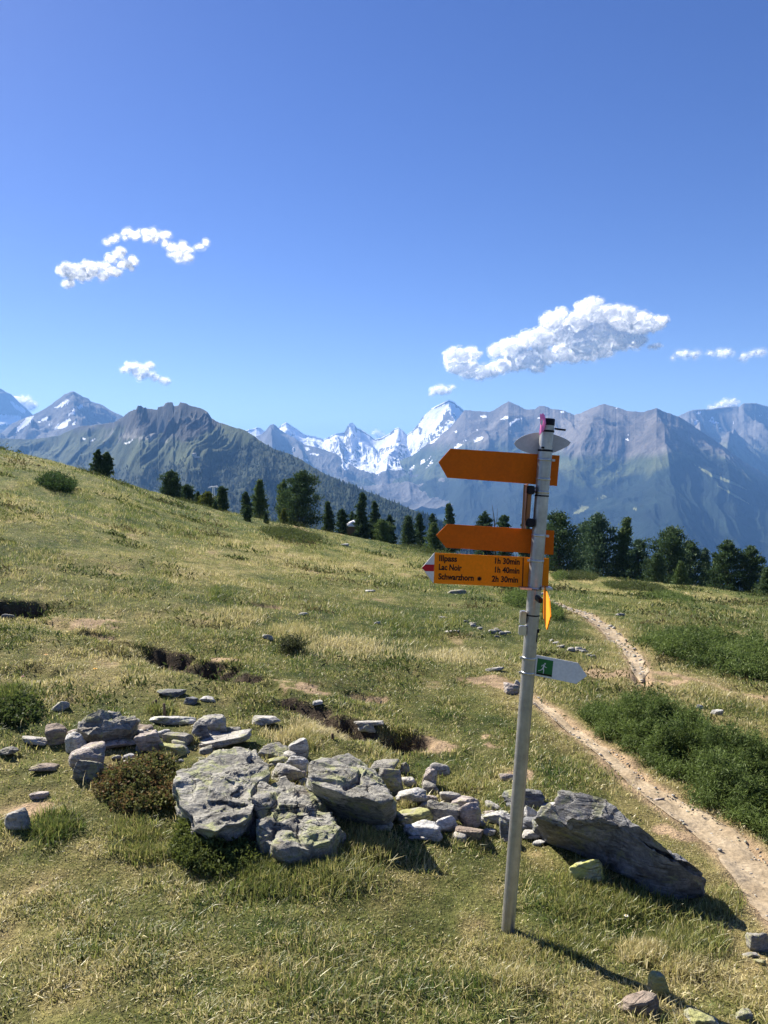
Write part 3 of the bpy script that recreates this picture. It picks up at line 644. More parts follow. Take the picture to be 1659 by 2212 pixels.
cloud('tiny cloud behind the saddle of the snowy range', [(808,936,8),(816,937,10),(824,942,9)], CD, M_CLOUD, 21)
cloud('grey cloud cap peeping over the right hand ridge', [X4(*q) + (r,) for q, r in [((1330,200),9),((1360,195),10),((1390,185),11),((1415,178),11),((1440,192),10),((1300,212),7)]], CD, M_CLOUD, 23)
# ------------------------------------------------------------------ rocks
def facets(q, n, seed, tilt=.45):
    rg = np.random.default_rng(seed); lo, hi = q.min(0), q.max(0); S = rg.uniform(0, 1, (n, 3)) * (hi - lo) + lo; size = np.linalg.norm(hi - lo) / n ** (1 / 3)
    w = q + .12 * size * np.stack([fbm3(q / size * 1.6 + 7 * k, 3, seed + k) for k in range(3)], -1)
    d = ((w[:, None, :] - S[None]) ** 2).sum(2); i = d.argmin(1); g = rg.normal(0, tilt, (n, 3)); return (rg.uniform(-1, 1, n)[i] * .5 + ((q - S[i]) * g[i]).sum(1) / size)
FOOT = []                                             # footprints kept free of grass (x, y, rx, ry, rot)
def rock_shape(n, half, seed, pw=16, rough=.06, planes=(), npl=7, strata=.0):
    v, f = ico(n); rg = np.random.default_rng(seed)
    N = []; O = []
    for ax in range(3):
        for sgn in (-1, 1):
            d = np.zeros(3); d[ax] = sgn; d += rg.normal(0, .24, 3); N.append(d / np.linalg.norm(d)); O.append(rg.uniform(.82, 1.0))
    for _ in range(npl):
        d = rg.normal(0, 1, 3); N.append(d / np.linalg.norm(d)); O.append(rg.uniform(.86, 1.1))
    for d, o_ in planes:
        d = np.array(d, float); N.append(d / np.linalg.norm(d)); O.append(o_)
    k = np.maximum(v @ np.array(N).T, 0) / np.array(O); r = (k ** pw).sum(1) ** (-1 / pw)
    P = v * r[:, None]
    off = rg.uniform(0, 50, 3)
    q = P + off; P = P + v * (rough * 1.6 * fbm3(q * 1.5, 3, seed))[:, None] + v * (rough * fbm3(q * 4.5, 4, seed + 1, .6))[:, None]
    if strata:
        a = (q @ np.array([.25, .2, 1])) * 5 + fbm3(q * 2, 3, seed + 2); P = P + v * (strata * (np.abs((a % 1) - .5) - .25))[:, None]
    P = P + v * (rough * .85 * facets(P, 46 if n > 3 else 22, seed + 40))[:, None]
    # keep the extents asked for
    lo, hi = P.min(0), P.max(0); P = (P - (lo + hi) / 2) / ((hi - lo) / 2) * np.array(half)
    return P, f

def rock(px, by, w, h, kind, label, name='rock', dr=.75, seed=None, det=4, rz=None, tilt=(0, 0), pw=16, rough=.06, sink=.38, group=None, strata=.05, cat='rock', smooth=True):
    seed = seed if seed is not None else int(px * 7 + by * 3) % 9973
    rg = np.random.default_rng(seed + 1); p = gpt(px, by)
    dep = p[1] * CP + (CAMZ - p[2]) * SP; sb = 1.0 if px > 1400 or by < 1480 else 1.1; W = sb * w / F * dep; Hm = sb * h / F * dep
    al = math.atan2(CAMZ - p[2], p[1]); D = dr * W
    hz_ = max((Hm - D * math.sin(al) * .8) / math.cos(al), .30 * Hm, .22 * D)
    tot = hz_ * (1 + sink)
    P, f = rock_shape(det, (W / 2, D / 2, tot / 2), seed, pw, rough, strata=strata)
    a = rz if rz is not None else rg.uniform(-.25, .25); ca, sa = math.cos(a), math.sin(a)
    P = np.stack([P[:, 0] * ca - P[:, 1] * sa, P[:, 0] * sa + P[:, 1] * ca, P[:, 2]], 1)
    if tilt[0] or tilt[1]: P[:, 2] += P[:, 0] * tilt[0] + P[:, 1] * tilt[1]
    P[:, 2] += tot / 2 - sink * hz_
    cx, cy = p[0] * (1 + D * .42 / p[1]), p[1] + D * .42
    o = mesh_np(name, P, f, MR[kind], smooth=smooth); o.location = (cx, cy, H(cx, cy))
    FOOT.append((cx, cy, W * .46, D * .46)); return tag(o, label, cat, group)

def traced(name, label, top, base, kind, seed, dome=.0, amp=.018, nr=46, ns=30, cat='boulder', ringn=240, step=.0):
    """boulder from its plan: ring of top-edge points (px, py, height above ground) and one of foot points (px, py)"""
    Tn = np.array([gpt(a, b, h) for a, b, h in top]); Bn = np.array([gpt(a, b) for a, b in base]); Bn[:, 2] -= .07
    def resample(Q, n):
        Q = np.vstack([Q, Q[:1]]); s = np.concatenate([[0], np.cumsum(np.linalg.norm(np.diff(Q, axis=0), axis=1))])
        q = np.linspace(0, s[-1], n, endpoint=False); return np.stack([np.interp(q, s, Q[:, i]) for i in range(3)], 1)
    def orient(Q):
        ar = (Q[:, 0] * np.roll(Q[:, 1], -1) - np.roll(Q[:, 0], -1) * Q[:, 1]).sum(); return Q if ar > 0 else Q[::-1]
    T = resample(orient(Tn), ringn); B = resample(orient(Bn), ringn); c = T.mean(0); org = np.array([c[0], c[1], Bn[:, 2].min() + .07])
    T = np.roll(T, -int(np.argmax(T[:, 0])), 0); B = np.roll(B, -int(np.argmax(B[:, 0])), 0)
    # pair the two rings so that their bearings agree best
    best = min(range(-ringn // 8, ringn // 8), key=lambda k: np.linalg.norm((np.roll(B, k, 0) - T)[:, :2], axis=1).sum()); B = np.roll(B, best, 0)
    V = [c[None] + np.array([[0, 0, dome]])]
    for r in np.linspace(0, 1, nr)[1:]:
        q = c + (T - c) * r; q[:, 2] += dome * (1 - r ** 2); V.append(q)
    for s in np.linspace(0, 1, ns)[1:]:
        q = T + (B - T) * s; bul = math.sin(math.pi * min(s * 1.15, 1)) * .006; d = T - c; d[:, 2] = 0
        q = q + d / np.linalg.norm(d, axis=1)[:, None] * bul; V.append(q)
    V = np.concatenate(V); n = ringn; F3 = np.array([[0, 1 + i, 1 + (i + 1) % n] for i in range(n)]); F4 = []
    for r in range(nr + ns - 3):
        a = 1 + r * n
        F4.append(np.stack([a + np.arange(n), a + n + np.arange(n), a + n + (np.arange(n) + 1) % n, a + (np.arange(n) + 1) % n], 1))
    F4 = np.concatenate(F4)
    d = V - np.array([c[0], c[1], c[2] - .25]); d /= np.linalg.norm(d, axis=1)[:, None]
    q = V * 1.0 + seed * 3.1
    disp = amp * (.35 * fbm3(q * 4, 3, seed) + .8 * fbm3(q * 11, 5, seed + 3, .6))
    # stepped schist layers: ledges following one dipping plane
    L = (q @ np.array([.45, -.35, 1.0])) * 9 + 1.2 * fbm3(q * 3, 3, seed + 8); st_ = np.abs((L % 1) - .5) * 2
    disp += amp * .7 * (ss(.25, .75, st_) - .5)
    disp += amp * 1.15 * facets(V, 26, seed + 49, .6) * (1 if ringn else 0) + amp * .7 * facets(V, 90, seed + 50) + amp * .55 * facets(V, 420, seed + 51)
    crack = 1 - np.abs(fbm3(q * np.array([3.2, 3.2, 1.2]), 3, seed + 12)) * 9; disp -= amp * 1.5 * np.clip(crack, 0, 1)
    V = V + d * disp[:, None] - org
    o = mesh_np(name, V, [F3, F4], MR[kind], smooth=True); o.location = org
    ex = (Bn.max(0) - Bn.min(0)) / 2; m_ = (Bn.max(0) + Bn.min(0)) / 2; FOOT.append((m_[0], m_[1], ex[0] * .8, ex[1] * .75))
    return tag(o, label, cat)

traced('boulder', 'left half of the large split boulder, pale grey with yellow-green lichen on top',
  [(378,1700,0.157),(384,1672,0.160),(412,1652,0.162),(440,1640,0.164),(462,1622,0.164),(505,1612,0.164),(552,1617,0.164),(588,1642,0.162),(574,1660,0.160),(580,1676,0.157),(556,1686,0.155),(540,1712,0.154),(546,1740,0.153),(536,1768,0.148),(520,1778,0.146),(488,1782,0.144),(470,1796,0.142),(430,1788,0.142),(416,1762,0.146),(392,1742,0.151)],
  [(428,1832),(396,1788),(386,1730),(420,1684),(470,1660),(550,1658),(590,1690),(560,1745),(548,1818),(505,1836),(464,1842)], 'big', 5, .006, .021)
traced('boulder', 'right half of the large split boulder, broad cracked slab beside the dark cleft',
  [(562,1706,0.122),(578,1692,0.128),(618,1684,0.130),(652,1700,0.130),(664,1712,0.128),(694,1716,0.130),(700,1732,0.128),(720,1744,0.128),(716,1764,0.125),(740,1784,0.119),(728,1798,0.119),(712,1818,0.114),(690,1822,0.111),(668,1834,0.109),(630,1826,0.109),(606,1834,0.106),(572,1816,0.109),(556,1800,0.111),(560,1768,0.116),(550,1742,0.119)],
  [(566,1854),(556,1792),(572,1742),(640,1728),(714,1752),(746,1812),(736,1846),(698,1868),(630,1874),(588,1864)], 'big', 9, .004, .021)
traced('boulder', 'rounded grey boulder with a steep dark front between the split boulder and the small stones',
  [(662,1672,0.240),(672,1650,0.240),(705,1640,0.240),(752,1636,0.240),(790,1645,0.240),(810,1668,0.240),(838,1702,0.240),(846,1730,0.225),(820,1736,0.218),(775,1722,0.225),(735,1712,0.225),(700,1702,0.228),(672,1690,0.234)],
  [(668,1720),(662,1690),(690,1665),(770,1665),(830,1700),(854,1760),(830,1775),(780,1770),(720,1755)], 'big', 14, .025, .018)
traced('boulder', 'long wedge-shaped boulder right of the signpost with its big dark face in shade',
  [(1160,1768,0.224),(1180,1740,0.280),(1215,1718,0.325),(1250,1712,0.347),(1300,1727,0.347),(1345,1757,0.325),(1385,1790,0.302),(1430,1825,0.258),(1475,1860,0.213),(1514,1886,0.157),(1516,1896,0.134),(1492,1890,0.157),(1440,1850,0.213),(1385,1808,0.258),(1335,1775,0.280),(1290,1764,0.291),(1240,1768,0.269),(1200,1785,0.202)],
  [(1175,1805),(1160,1775),(1230,1745),(1320,1765),(1430,1845),(1512,1905),(1518,1925),(1475,1938),(1408,1928),(1342,1892),(1280,1850),(1220,1822)], 'bigshade', 21, .02, .018)
traced('boulder', 'blue-grey craggy slab at the back left of the stones, biggest of the upper row',
  [(172,1560,.14),(185,1543,.17),(225,1536,.19),(262,1537,.19),(290,1548,.17),(295,1560,.15),(280,1577,.11),(235,1582,.10),(190,1585,.10),(170,1575,.11)],
  [(172,1592),(165,1575),(190,1560),(250,1555),(298,1570),(296,1585),(270,1596),(210,1602)], 'grey', 31, .01, .016)

RK = [
 (370,1507,56,17,'dark','flat dark stone lying behind a green grass clump on the upper left'),
 (413,1523,30,19,'dark','small pointed dark stone beside a pale one above the boulders'),
 (449,1516,33,12,'white','small whitish stone right of a dark pointed one above the boulders'),
 (129,1537,38,20,'pale','lone pale stone in the grass above the blue-grey slab'),
 (373,1566,92,26,'white','long whitish flat slab behind the middle of the left stones'),
 (457,1588,70,42,'pale','pale-topped stone with dark front at the right end of the whitish flat slab'),
 (435,1598,36,34,'dark','dark rounded stone under the pale-topped stone'),
 (501,1590,35,22,'grey','small grey block right of the pale-topped stone'),
 (310,1590,42,24,'brown','thin brown flake wedged at the right of the blue-grey slab'),
 (120,1610,46,42,'brown','leaning brown slab left of the blue-grey slab'),
 (80,1612,58,19,'pale','flat pale bluish stone at the left end of the rock row'),
 (164,1630,46,46,'white','lavender-white slab leaning against the pinkish round stone'),
 (189,1660,84,56,'pink','big rounded pinkish stone at the lower left of the rock row'),
 (250,1620,78,26,'pink','long low pinkish stone in front of the blue-grey slab'),
 (323,1627,56,48,'pink','upright pinkish wedge in the middle of the left stones'),
 (386,1610,60,30,'grey','domed grey stone above the mossy square block'),
 (377,1632,58,30,'moss','squarish stone with a mossy yellow top next to the pinkish wedge'),
 (482,1617,110,30,'pale','long lens-shaped pale stone just above the split boulder'),
 (497,1601,52,13,'white','narrow pale stone behind the lens-shaped one'),
 (189,1690,56,50,'grey','leaning slab with pale top and dark front left of the reddish shrub'),
 (85,1727,42,18,'pink','small pinkish stone half sunk in dry grass at the far left'),
 (43,1793,58,44,'pale','tilted pale stone in the grass at the left edge, nearest the viewer'),
 (97,1674,52,24,'brown','low brownish stone below the pinkish round stone'),
 (15,1637,42,22,'grey','grey stone cut by the left edge of the photo'),
 (572,1570,62,22,'pale','pale flat stone alone in the grass above the split boulder'),
 (282,1658,36,20,'pink','pale stone half buried at the top of the reddish shrub'),
 (599,1642,72,36,'grey','rounded dark-grey stone with lichen behind the split boulder'),
 (643,1638,44,42,'white','upright whitish slab behind the cleft of the boulders'),
 (645,1669,46,38,'white','white flake standing between the split boulder and the rounded boulder'),
 (600,1655,46,20,'moss','lichen-covered stone tucked behind the split boulder'),
 (618,1690,68,38,'pale','pale flat stone resting on the back of the split boulder'),
 (687,1727,58,34,'pale','pale rounded stone between the split boulder and the rounded boulder'),
 (829,1672,60,30,'grey','flat dark-edged stone behind the rounded boulder'),
 (871,1672,26,26,'grey','small grey stone next to the flat one behind the rounded boulder'),
 (845,1712,54,52,'grey','upright grey stone leaning on the right flank of the rounded boulder'),
 (927,1702,34,40,'pink','narrow pinkish stone standing at the back of the small stones'),
 (949,1677,48,28,'pale','pale stone at the top of the pile, furthest back near bare earth'),
 (890,1744,66,44,'white','blocky white-and-grey stone right of the rounded boulder'),
 (933,1738,30,20,'pink','little tan stone between the white block and the pale pair'),
 (972,1738,42,30,'pale','pale greenish stone behind the pinkish rounded one in the pile'),
 (1002,1749,60,34,'pink','pinkish rounded stone at the top of the small stones'),
 (897,1783,84,44,'moss','grey stone with yellow-green top in front of the white block'),
 (958,1783,68,50,'grey','grey flat-topped stone with dark front in the middle of the pile'),
 (1012,1790,48,54,'pink','upright tan pyramid stone in the middle of the small stones'),
 (913,1811,80,40,'white','whitish stone with a yellow lichen spot at the front of the pile'),
 (960,1801,50,36,'white','fractured white stone next to the yellow-spotted one'),
 (1012,1817,60,36,'brown','reddish brown block at the foot of the pyramid stone'),
 (824,1795,46,21,'pale','beige loaf-shaped stone alone at the front of the rounded boulder'),
 (900,1818,34,12,'pale','small low stone sunk in grass at the foot of the pile'),
 (1072,1781,60,30,'white','bright white flat stone left of the pole'),
 (1065,1752,34,20,'pale','small pale stone with grass around it behind the bright white flat one'),
 (1057,1805,24,15,'white','tiny white stone in front of the bright white flat one'),
 (1090,1816,24,44,'dark','dark narrow stone standing just left of the pole'),
 (1130,1746,86,48,'dark','big dark grey stone behind the pole'),
 (1148,1778,40,38,'white','white stone showing at the right side of the pole'),
 (1191,1760,46,26,'white','white wedge lying on the left end of the long boulder'),
 (1197,1796,48,46,'white','white block in front of the left end of the long boulder'),
 (1149,1794,46,28,'dark','dark low stone under the white one right of the pole'),
 (1177,1816,52,40,'dark','dark angular stone at the foot of the white block'),
 (1148,1816,48,24,'pale','pale flat stone at the foot of the pile right of the pole'),
 (1243,1814,58,82,'grey','thin greenish-grey slab leaning on the front of the long boulder'),
 (1262,1912,70,58,'lich','squat stone covered in yellow-green lichen before the long boulder'),
 (1636,2055,52,46,'grey','grey round stone at the right edge beside the path'),
 (1620,2068,34,16,'pale','flat pale stone just below the round one at the right edge'),
 (1642,2086,24,16,'moss','small mossy pebble lowest of three at the right edge'),
 (1418,1737,40,19,'pink','single brownish stone lying on the edge of the path'),
 (1509,1532,20,12,'white','left of two white stones in the grass above the junipers'),
 (1549,1545,24,16,'white','right of two white stones in the grass above the junipers'),
 (1423,2154,50,58,'moss','yellowish lichened stone with a shaded front at the lower right'),
 (1376,2192,86,50,'brown','low brown slab crossed by the shadow of the pole'),
 (1514,2222,70,46,'moss','yellow mossy stone at the bottom edge of the photo'),
 (1606,2206,38,30,'grey','small grey stone at the bottom right corner'),
 (1094,1687,32,18,'pink','pale stone left of the pole on dry ground above the pile'),
 (1105,1500,30,28,'pink','pale pinkish stone where the path passes behind the pole'),
 (1118,1487,18,16,'pale','smaller stone touching the pinkish one at the path behind the pole'),
 (986,1283,44,12,'grey','flat dark-shadowed rock just below the lettered signboard'),
 (979,1369,36,11,'pale','rounded pale rock in the meadow left of the little stone heap'),
 (1067,1451,40,12,'pale','low flat stone half buried in the meadow left of the white sign'),
 (18,1338,40,14,'dark','dark flat slab at the left edge beside a hollow'),
 (797,1577,60,12,'pale','flat pale stone on bare earth under a turf ledge'),
 (792,1596,34,18,'pale','blocky pale stone below the flat one near the turf ledge'),
 (687,1524,22,10,'white','small white stone in the eroded strip of the meadow'),
 (578,1382,28,12,'pale','small pale rock in tufted grass at mid meadow'),
 (655,1330,24,8,'pale','tiny pale rock low in the middle of the meadow'),
 (800,1279,24,7,'white','whitish flat rock high on the meadow left of the signs'),
 (815,1348,14,6,'white','tiny white pebble in the meadow below the whitish flat rock'),
 (958,1338,20,8,'pale','small roundish rock left of the signboard tip shadowed by grass'),
 (745,1180,18,6,'white','tiny pale rocks seen just under the ridge trees'),
 (1168,1285,20,6,'white','little pale stone by the upper path next to the pole'),
 (1340,1330,22,9,'pale','pale stone on the bend of the upper path'),
]
for i, (px, by, w, h, k, lab) in enumerate(RK):
    near = by > 1480
    rock(px, by, w, h, k, lab, det=(5 if w > 55 else 4) if near else 3, pw=[10, 14, 20, 26][i % 4], rough=.05 + .02 * (i % 3), dr=[.65, .8, .72][i % 3] if h / w > .45 else .6,
         tilt=([.0, .12, -.12, .06][i % 4], [-.1, -.22, -.05][i % 3]))
# rubble filling the gaps of the stone row
rg = np.random.default_rng(78)
for (x0, y0, x1, y1, n, lab, grp, sx_, sy_) in [(860,1745,1190,1790,34,'small rubble stone filling the gaps between the larger stones left of the long boulder','rubble by the pole',10,22),
                                 (150,1600,470,1620,26,'small rubble stone among the upper left stones','rubble of the upper left stones',12,22), (590,1625,680,1710,12,'small rubble stone behind the cleft of the split boulder','rubble behind the split boulder',10,12)]:
    for k in range(n):
        t_ = rg.uniform(0, 1); x = x0 + (x1 - x0) * t_ + rg.normal(0, sx_); y = y0 + (y1 - y0) * t_ + rg.normal(0, sy_); w = rg.uniform(16, 36)
        rock(x, y, w, w * rg.uniform(.4, .7), ['grey', 'pale', 'dark', 'pink', 'white'][k % 5], lab, name='stone', det=3, group=grp, pw=[12, 18, 26][k % 3], seed=2000 + k + int(x0), rz=rg.uniform(-.8, .8))
# two low heaps on the meadow
rg = np.random.default_rng(77)
for (x0, y0, x1, y1, n, lab, grp) in [(1000,1346,1096,1372,16,'small grey stone of the low heap on the meadow left of the pole','stones of the heap left of the pole'),
                                 (1190,1390,1285,1416,14,'small grey stone of the low heap on the meadow right of the pole','stones of the heap right of the pole')]:
    for k in range(n):
        t_ = rg.uniform(0, 1); x = x0 + (x1 - x0) * t_ + rg.normal(0, 3); y = y0 + (y1 - y0) * t_ + rg.normal(0, 4)
        w = rg.uniform(9, 19); rock(x, y, w, w * rg.uniform(.4, .62), ['grey', 'pale', 'dark', 'pale'][k % 4], lab, name='stone', det=3, group=grp, pw=12, seed=1000 + k + int(x0))
# pebbles and shards lying in the path (uncountable)
def pebbles(name, pts, smin, smax, mat, seed):
    rg = np.random.default_rng(seed); v, f = ico(1); V = []; Fc = []; n = 0
    for (x, y) in pts:
        s = rg.uniform(smin, smax) * (1 + .05 * y) * rg.choice([.6, .8, 1, 1.5]); a = rg.uniform(0, 6.28)
        q = v * np.array([s, s * rg.uniform(.5, .9), s * rg.uniform(.3, .55)]) * (1 + rg.uniform(-.25, .25, (len(v), 1)))
        q = np.stack([q[:, 0] * math.cos(a) - q[:, 1] * math.sin(a), q[:, 0] * math.sin(a) + q[:, 1] * math.cos(a), q[:, 2]], 1)
        V.append(q + np.array([x, y, H(x, y) + .012 + .001 * y])); Fc.append(f + n); n += len(v)
    return tag(mesh_np(name, np.concatenate(V), np.concatenate(Fc), mat), kind='stuff')
pts = []
for (P, W), cnt in zip(PATHS, (420, 360)):
    s = np.concatenate([[0], np.cumsum(np.hypot(*np.diff(P, axis=0).T))])
    for k in range(cnt):
        q = rg.uniform(.0, 1) ** (.8) * s[-1]; x, y, w = (np.interp(q, s, P[:, 0]), np.interp(q, s, P[:, 1]), np.interp(q, s, W))
        o_ = rg.uniform(-1.15, 1.15) * w; pts.append((x + o_ * .9, y + o_ * .4))
pebbles('gravel', pts[:420], .003, .009, MR['pale'], 3); pebbles('gravel', pts[420:], .004, .020, MR['pale'], 4)

# ------------------------------------------------------------------ the signpost
def steel(name, lo, hi, rough, metal=.85):
    t = NT(name); p = t.obj(); n = t.noise(p, 18, 6, .7); n2 = t.noise(p, 140, 3, .6)
    mp = t.new('ShaderNodeMapping'); t.l.new(p, mp.inputs[0]); mp.inputs['Scale'].default_value = (60, 60, 3)
    sk = t.noise(mp.outputs[0], 1.0, 4, .6)
    c = t.ramp(n, [(.3, lo), (.7, hi)]); c = t.mix(.6, c, t.ramp(sk, [(.3, .75), (.7, 1.15)]), 'MULTIPLY')
    t.bsdf(c, t.ramp(n2, [(.3, rough - .08), (.7, rough + .1)]), metal, t.bump(t.math('ADD', n2, n), .15, .002), .5); return t.m
M_STEEL = steel('galvanised_steel', (.30, .30, .295), (.48, .475, .465), .42, .75); M_BAND = steel('bright_steel_band', (.4, .4, .4), (.6, .6, .6), .38, 1)
def paint(name, col, dirt=.35, rough=.55):
    t = NT(name); p = t.obj(); n = t.noise(p, 14, 7, .7); n2 = t.noise(p, 90, 5, .65)
    c = t.mix(t.ramp(n, [(.4, 0.0), (.8, dirt)]), col, tuple(x * .55 + .02 for x in col))
    c = t.mix(1, c, t.ramp(n2, [(.25, .86), (.7, 1.06)]), 'MULTIPLY'); t.bsdf(c, t.ramp(n, [(.3, rough), (.7, rough + .2)]), 0, t.bump(n2, .08, .001), .15); return t.m
M_ORANGE = paint('orange_yellow_paint', (.95, .26, .008), .15, .8); M_OBACK = paint('shaded_dirty_orange_back', (.66, .135, .005), .4, .7)  # back paint: the boards' shade put into a deeper orange, plus mottled dirt
M_WHITE = paint('white_enamel', (.72, .72, .72), .2); M_RED = paint('red_paint', (.50, .02, .03), .2); M_BLACK = paint('black_lettering', (.02, .012, .012), .1)
M_GREEN = paint('green_sticker', (.03, .16, .045), .2, .4); M_GREYB = paint('grey_sign_back', (.50, .50, .53), .25); M_PINK = paint('pink_plastic', (.95, .25, .58), .1, .35)
M_TIE = paint('black_plastic', (.015, .015, .02), .1, .4); M_WOODBAR = paint('brown_bar', (.34, .15, .06), .5)

YP = 3.17; base = gpt(1097, 2008); YP = base[1]
LEAN = math.atan2(1183 - 1097 - 4, 2008 - 908)
u_, m_ = ray(1183, 908); LEAN = math.atan2(float(u_) * YP - base[0], CAMZ + float(m_) * YP - base[2])
POLEH = math.hypot(float(u_) * YP - base[0], CAMZ + float(m_) * YP - base[2])
post = empty('signpost', base, 'leaning galvanised pole with orange hiking direction boards, standing on the turf before the long boulder', 'signpost', None, (0, LEAN, 0))
def loc(px, py, dy=0.0):                          # pixel on the vertical plane at the pole (+dy) -> post-local x, z
    u, m = ray(px, py); x = float(u) * (YP + dy) - base[0]; z = CAMZ + float(m) * (YP + dy) - base[2]
    return x * math.cos(LEAN) - z * math.sin(LEAN), x * math.sin(LEAN) + z * math.cos(LEAN)
def lathe(prof, n=40):
    a = np.linspace(0, 2 * np.pi, n, endpoint=False); V = np.concatenate([np.stack([r * np.cos(a), r * np.sin(a), np.full(n, z)], 1) for r, z in prof])
    k = np.arange(n); return V, np.concatenate([np.stack([j * n + k, j * n + (k + 1) % n, (j + 1) * n + (k + 1) % n, (j + 1) * n + k], 1) for j in range(len(prof) - 1)])
PR = .0275
zs_ = np.linspace(-.12, POLEH, 30); V, Fq = lathe([(PR, z) for z in zs_]); pole = mesh_np('pole', V, Fq, M_STEEL, smooth=True, parent=post)
V, Fq = lathe([(PR + .0012, POLEH - .02), (PR + .0012, POLEH + .004), (PR - .002, POLEH + .007), (.0001, POLEH + .008)]); mesh_np('pole_cap', V, Fq, M_TIE, smooth=False, parent=post)
def board(name, pts, yo, mat, th=.004, dy=None, label=None, edge=None, parent=post):
    """flat plate from its outline in px on the plane yo behind/before the pole axis"""
    L = [loc(a, b, yo) for a, b in pts]; n = len(L); bm = bmesh.new()
    fv = [bm.verts.new((x, yo - th / 2, z)) for x, z in L]; bm.faces.new(fv)
    bmesh.ops.recalc_face_normals(bm, faces=bm.faces)
    r = bmesh.ops.extrude_face_region(bm, geom=bm.faces[:]); vs = [g for g in r['geom'] if isinstance(g, bmesh.types.BMVert)]
    bmesh.ops.translate(bm, verts=vs, vec=(0, th, 0)); bmesh.ops.recalc_face_normals(bm, faces=bm.faces)
    bmesh.ops.bevel(bm, geom=bm.edges[:], offset=th * .2, segments=1, affect='EDGES')
    me = bpy.data.meshes.new(name); bm.to_mesh(me); bm.free(); me.materials.append(mat)
    o = bpy.data.objects.new(name, me); C.objects.link(o); o.parent = parent
    if label: o['label'] = label
    return o
def slab_box(name, c, half, mat, parent, rot=0, label=None):
    bm = bmesh.new(); bmesh.ops.create_cube(bm, size=2); bmesh.ops.scale(bm, vec=half, verts=bm.verts)
    bmesh.ops.bevel(bm, geom=bm.edges[:], offset=min(half) * .25, segments=2, affect='EDGES')
    me = bpy.data.meshes.new(name); bm.to_mesh(me); bm.free(); me.materials.append(mat)
    o = bpy.data.objects.new(name, me); C.objects.link(o); o.location = c; o.rotation_euler = (0, rot, 0); o.parent = parent
    if label: o['label'] = label
    return o
def text(s, parent, x, z, y, h, ang, mat, xs=.8, align='LEFT', bold=.012, width=None):
    cu = bpy.data.curves.new('lettering', 'FONT'); cu.body = s; cu.size = 1; cu.align_x = align; cu.extrude = .02; cu.offset = bold; cu.resolution_u = 4
    tmp = bpy.data.objects.new('tmp', cu); C.objects.link(tmp); dg = bpy.context.evaluated_depsgraph_get()
    me = bpy.data.meshes.new_from_object(tmp.evaluated_get(dg)); bpy.data.objects.remove(tmp)
    co = np.empty(len(me.vertices) * 3); me.vertices.foreach_get('co', co); co = co.reshape(-1, 3)
    ys = h / .70; sx = ys * xs
    if width: sx = width / (co[:, 0].max() - co[:, 0].min())
    lx = co[:, 0] * sx; lz = co[:, 1] * ys; ca, sa = math.cos(ang), math.sin(ang)
    q = np.stack([x + lx * ca - lz * sa, y - co[:, 2] * .02, z + lx * sa + lz * ca], 1); me.vertices.foreach_set('co', q.ravel()); me.update()
    me.name = 'lettering'; me.materials.clear(); me.materials.append(mat); o = bpy.data.objects.new('lettering', me); C.objects.link(o); o.parent = parent; return o
YB = PR + .006
# leaf-shaped plate near the top
leaf = []
for k in range(25):
    t_ = k / 24; leaf.append((1110 + 123 * t_, 958.5 - 23 * math.sin(math.pi * t_ ** .85) ** .75 - 2.5 * t_))
for k in range(1, 24):
    t_ = 1 - k / 24; leaf.append((1110 + 123 * t_, 960 + 23 * math.sin(math.pi * t_ ** .9) ** .8 - 1.5 * t_))
board('leaf_plate', leaf, YB, M_GREYB, .003, label='grey leaf-shaped plate behind the top of the pole')
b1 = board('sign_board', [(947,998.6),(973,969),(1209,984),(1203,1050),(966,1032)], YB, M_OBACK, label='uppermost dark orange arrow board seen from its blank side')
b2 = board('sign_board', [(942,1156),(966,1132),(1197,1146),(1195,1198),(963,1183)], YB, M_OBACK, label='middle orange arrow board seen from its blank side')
b3 = board('sign_board', [(939,1194),(1186,1206),(1184,1271),(937,1260)], YB, M_ORANGE, label='lettered orange arrow board with walking times')
board('arrow_tip', [(911,1226.5),(938.6,1193.4),(936.6,1260.4)], YB + .0006, M_WHITE, .0045, parent=b3)
board('red_stripe', [(911.6,1225.6),(918.2,1219.3),(938,1219.6),(937.4,1234.0),(918.5,1233.6),(911.6,1227.6)], YB - .0022, M_RED, .0012, parent=b3)
board('divider_line', [(1129.2,1204.2),(1131.4,1204.3),(1129.6,1268.0),(1127.4,1267.9)], YB - .0024, M_BLACK, .0008, parent=b3)
yt = YB - .0024; hm = .0165
for s, lx_, ly_, rx_, ry_, tm in [('Illpass',947.5,1211.4,1119.5,1219.4,'1h 30min'),('Lac Noir',947.0,1230.2,1119.0,1238.7,'1h 40min'),('Schwarzhorn',946.5,1250.8,1118.3,1258.4,'2h 30min')]:
    x, z = loc(lx_, ly_, YB); x2, z2 = loc(rx_, ry_, YB); an = math.atan2(z2 - z, x2 - x)
    wpx = {'Illpass': 39, 'Lac Noir': 50, 'Schwarzhorn': 77}[s]; text(s, b3, x, z, yt, .0235, an, M_BLACK, width=wpx / F * (YP + .03), bold=.03)
    wt = {'1': 53.5, '2': 57}[tm[0]] / F * (YP + .03); text(tm, b3, x2 - wt * math.cos(an), z2 - wt * math.sin(an), yt, .0235, an, M_BLACK, width=wt, bold=.03)
x, z = loc(1035.5, 1250, YB); Vs = [[x, yt - .0004, z]]
for k in range(32):
    r = .0115 if k % 2 == 0 else .006; Vs.append([x + r * math.cos(k * math.pi / 16), yt - .0004, z + r * math.sin(k * math.pi / 16)])
mesh_np('star_symbol', Vs, np.array([[0, 1 + (k + 1) % 32, 1 + k] for k in range(32)]), M_BLACK, parent=b3)
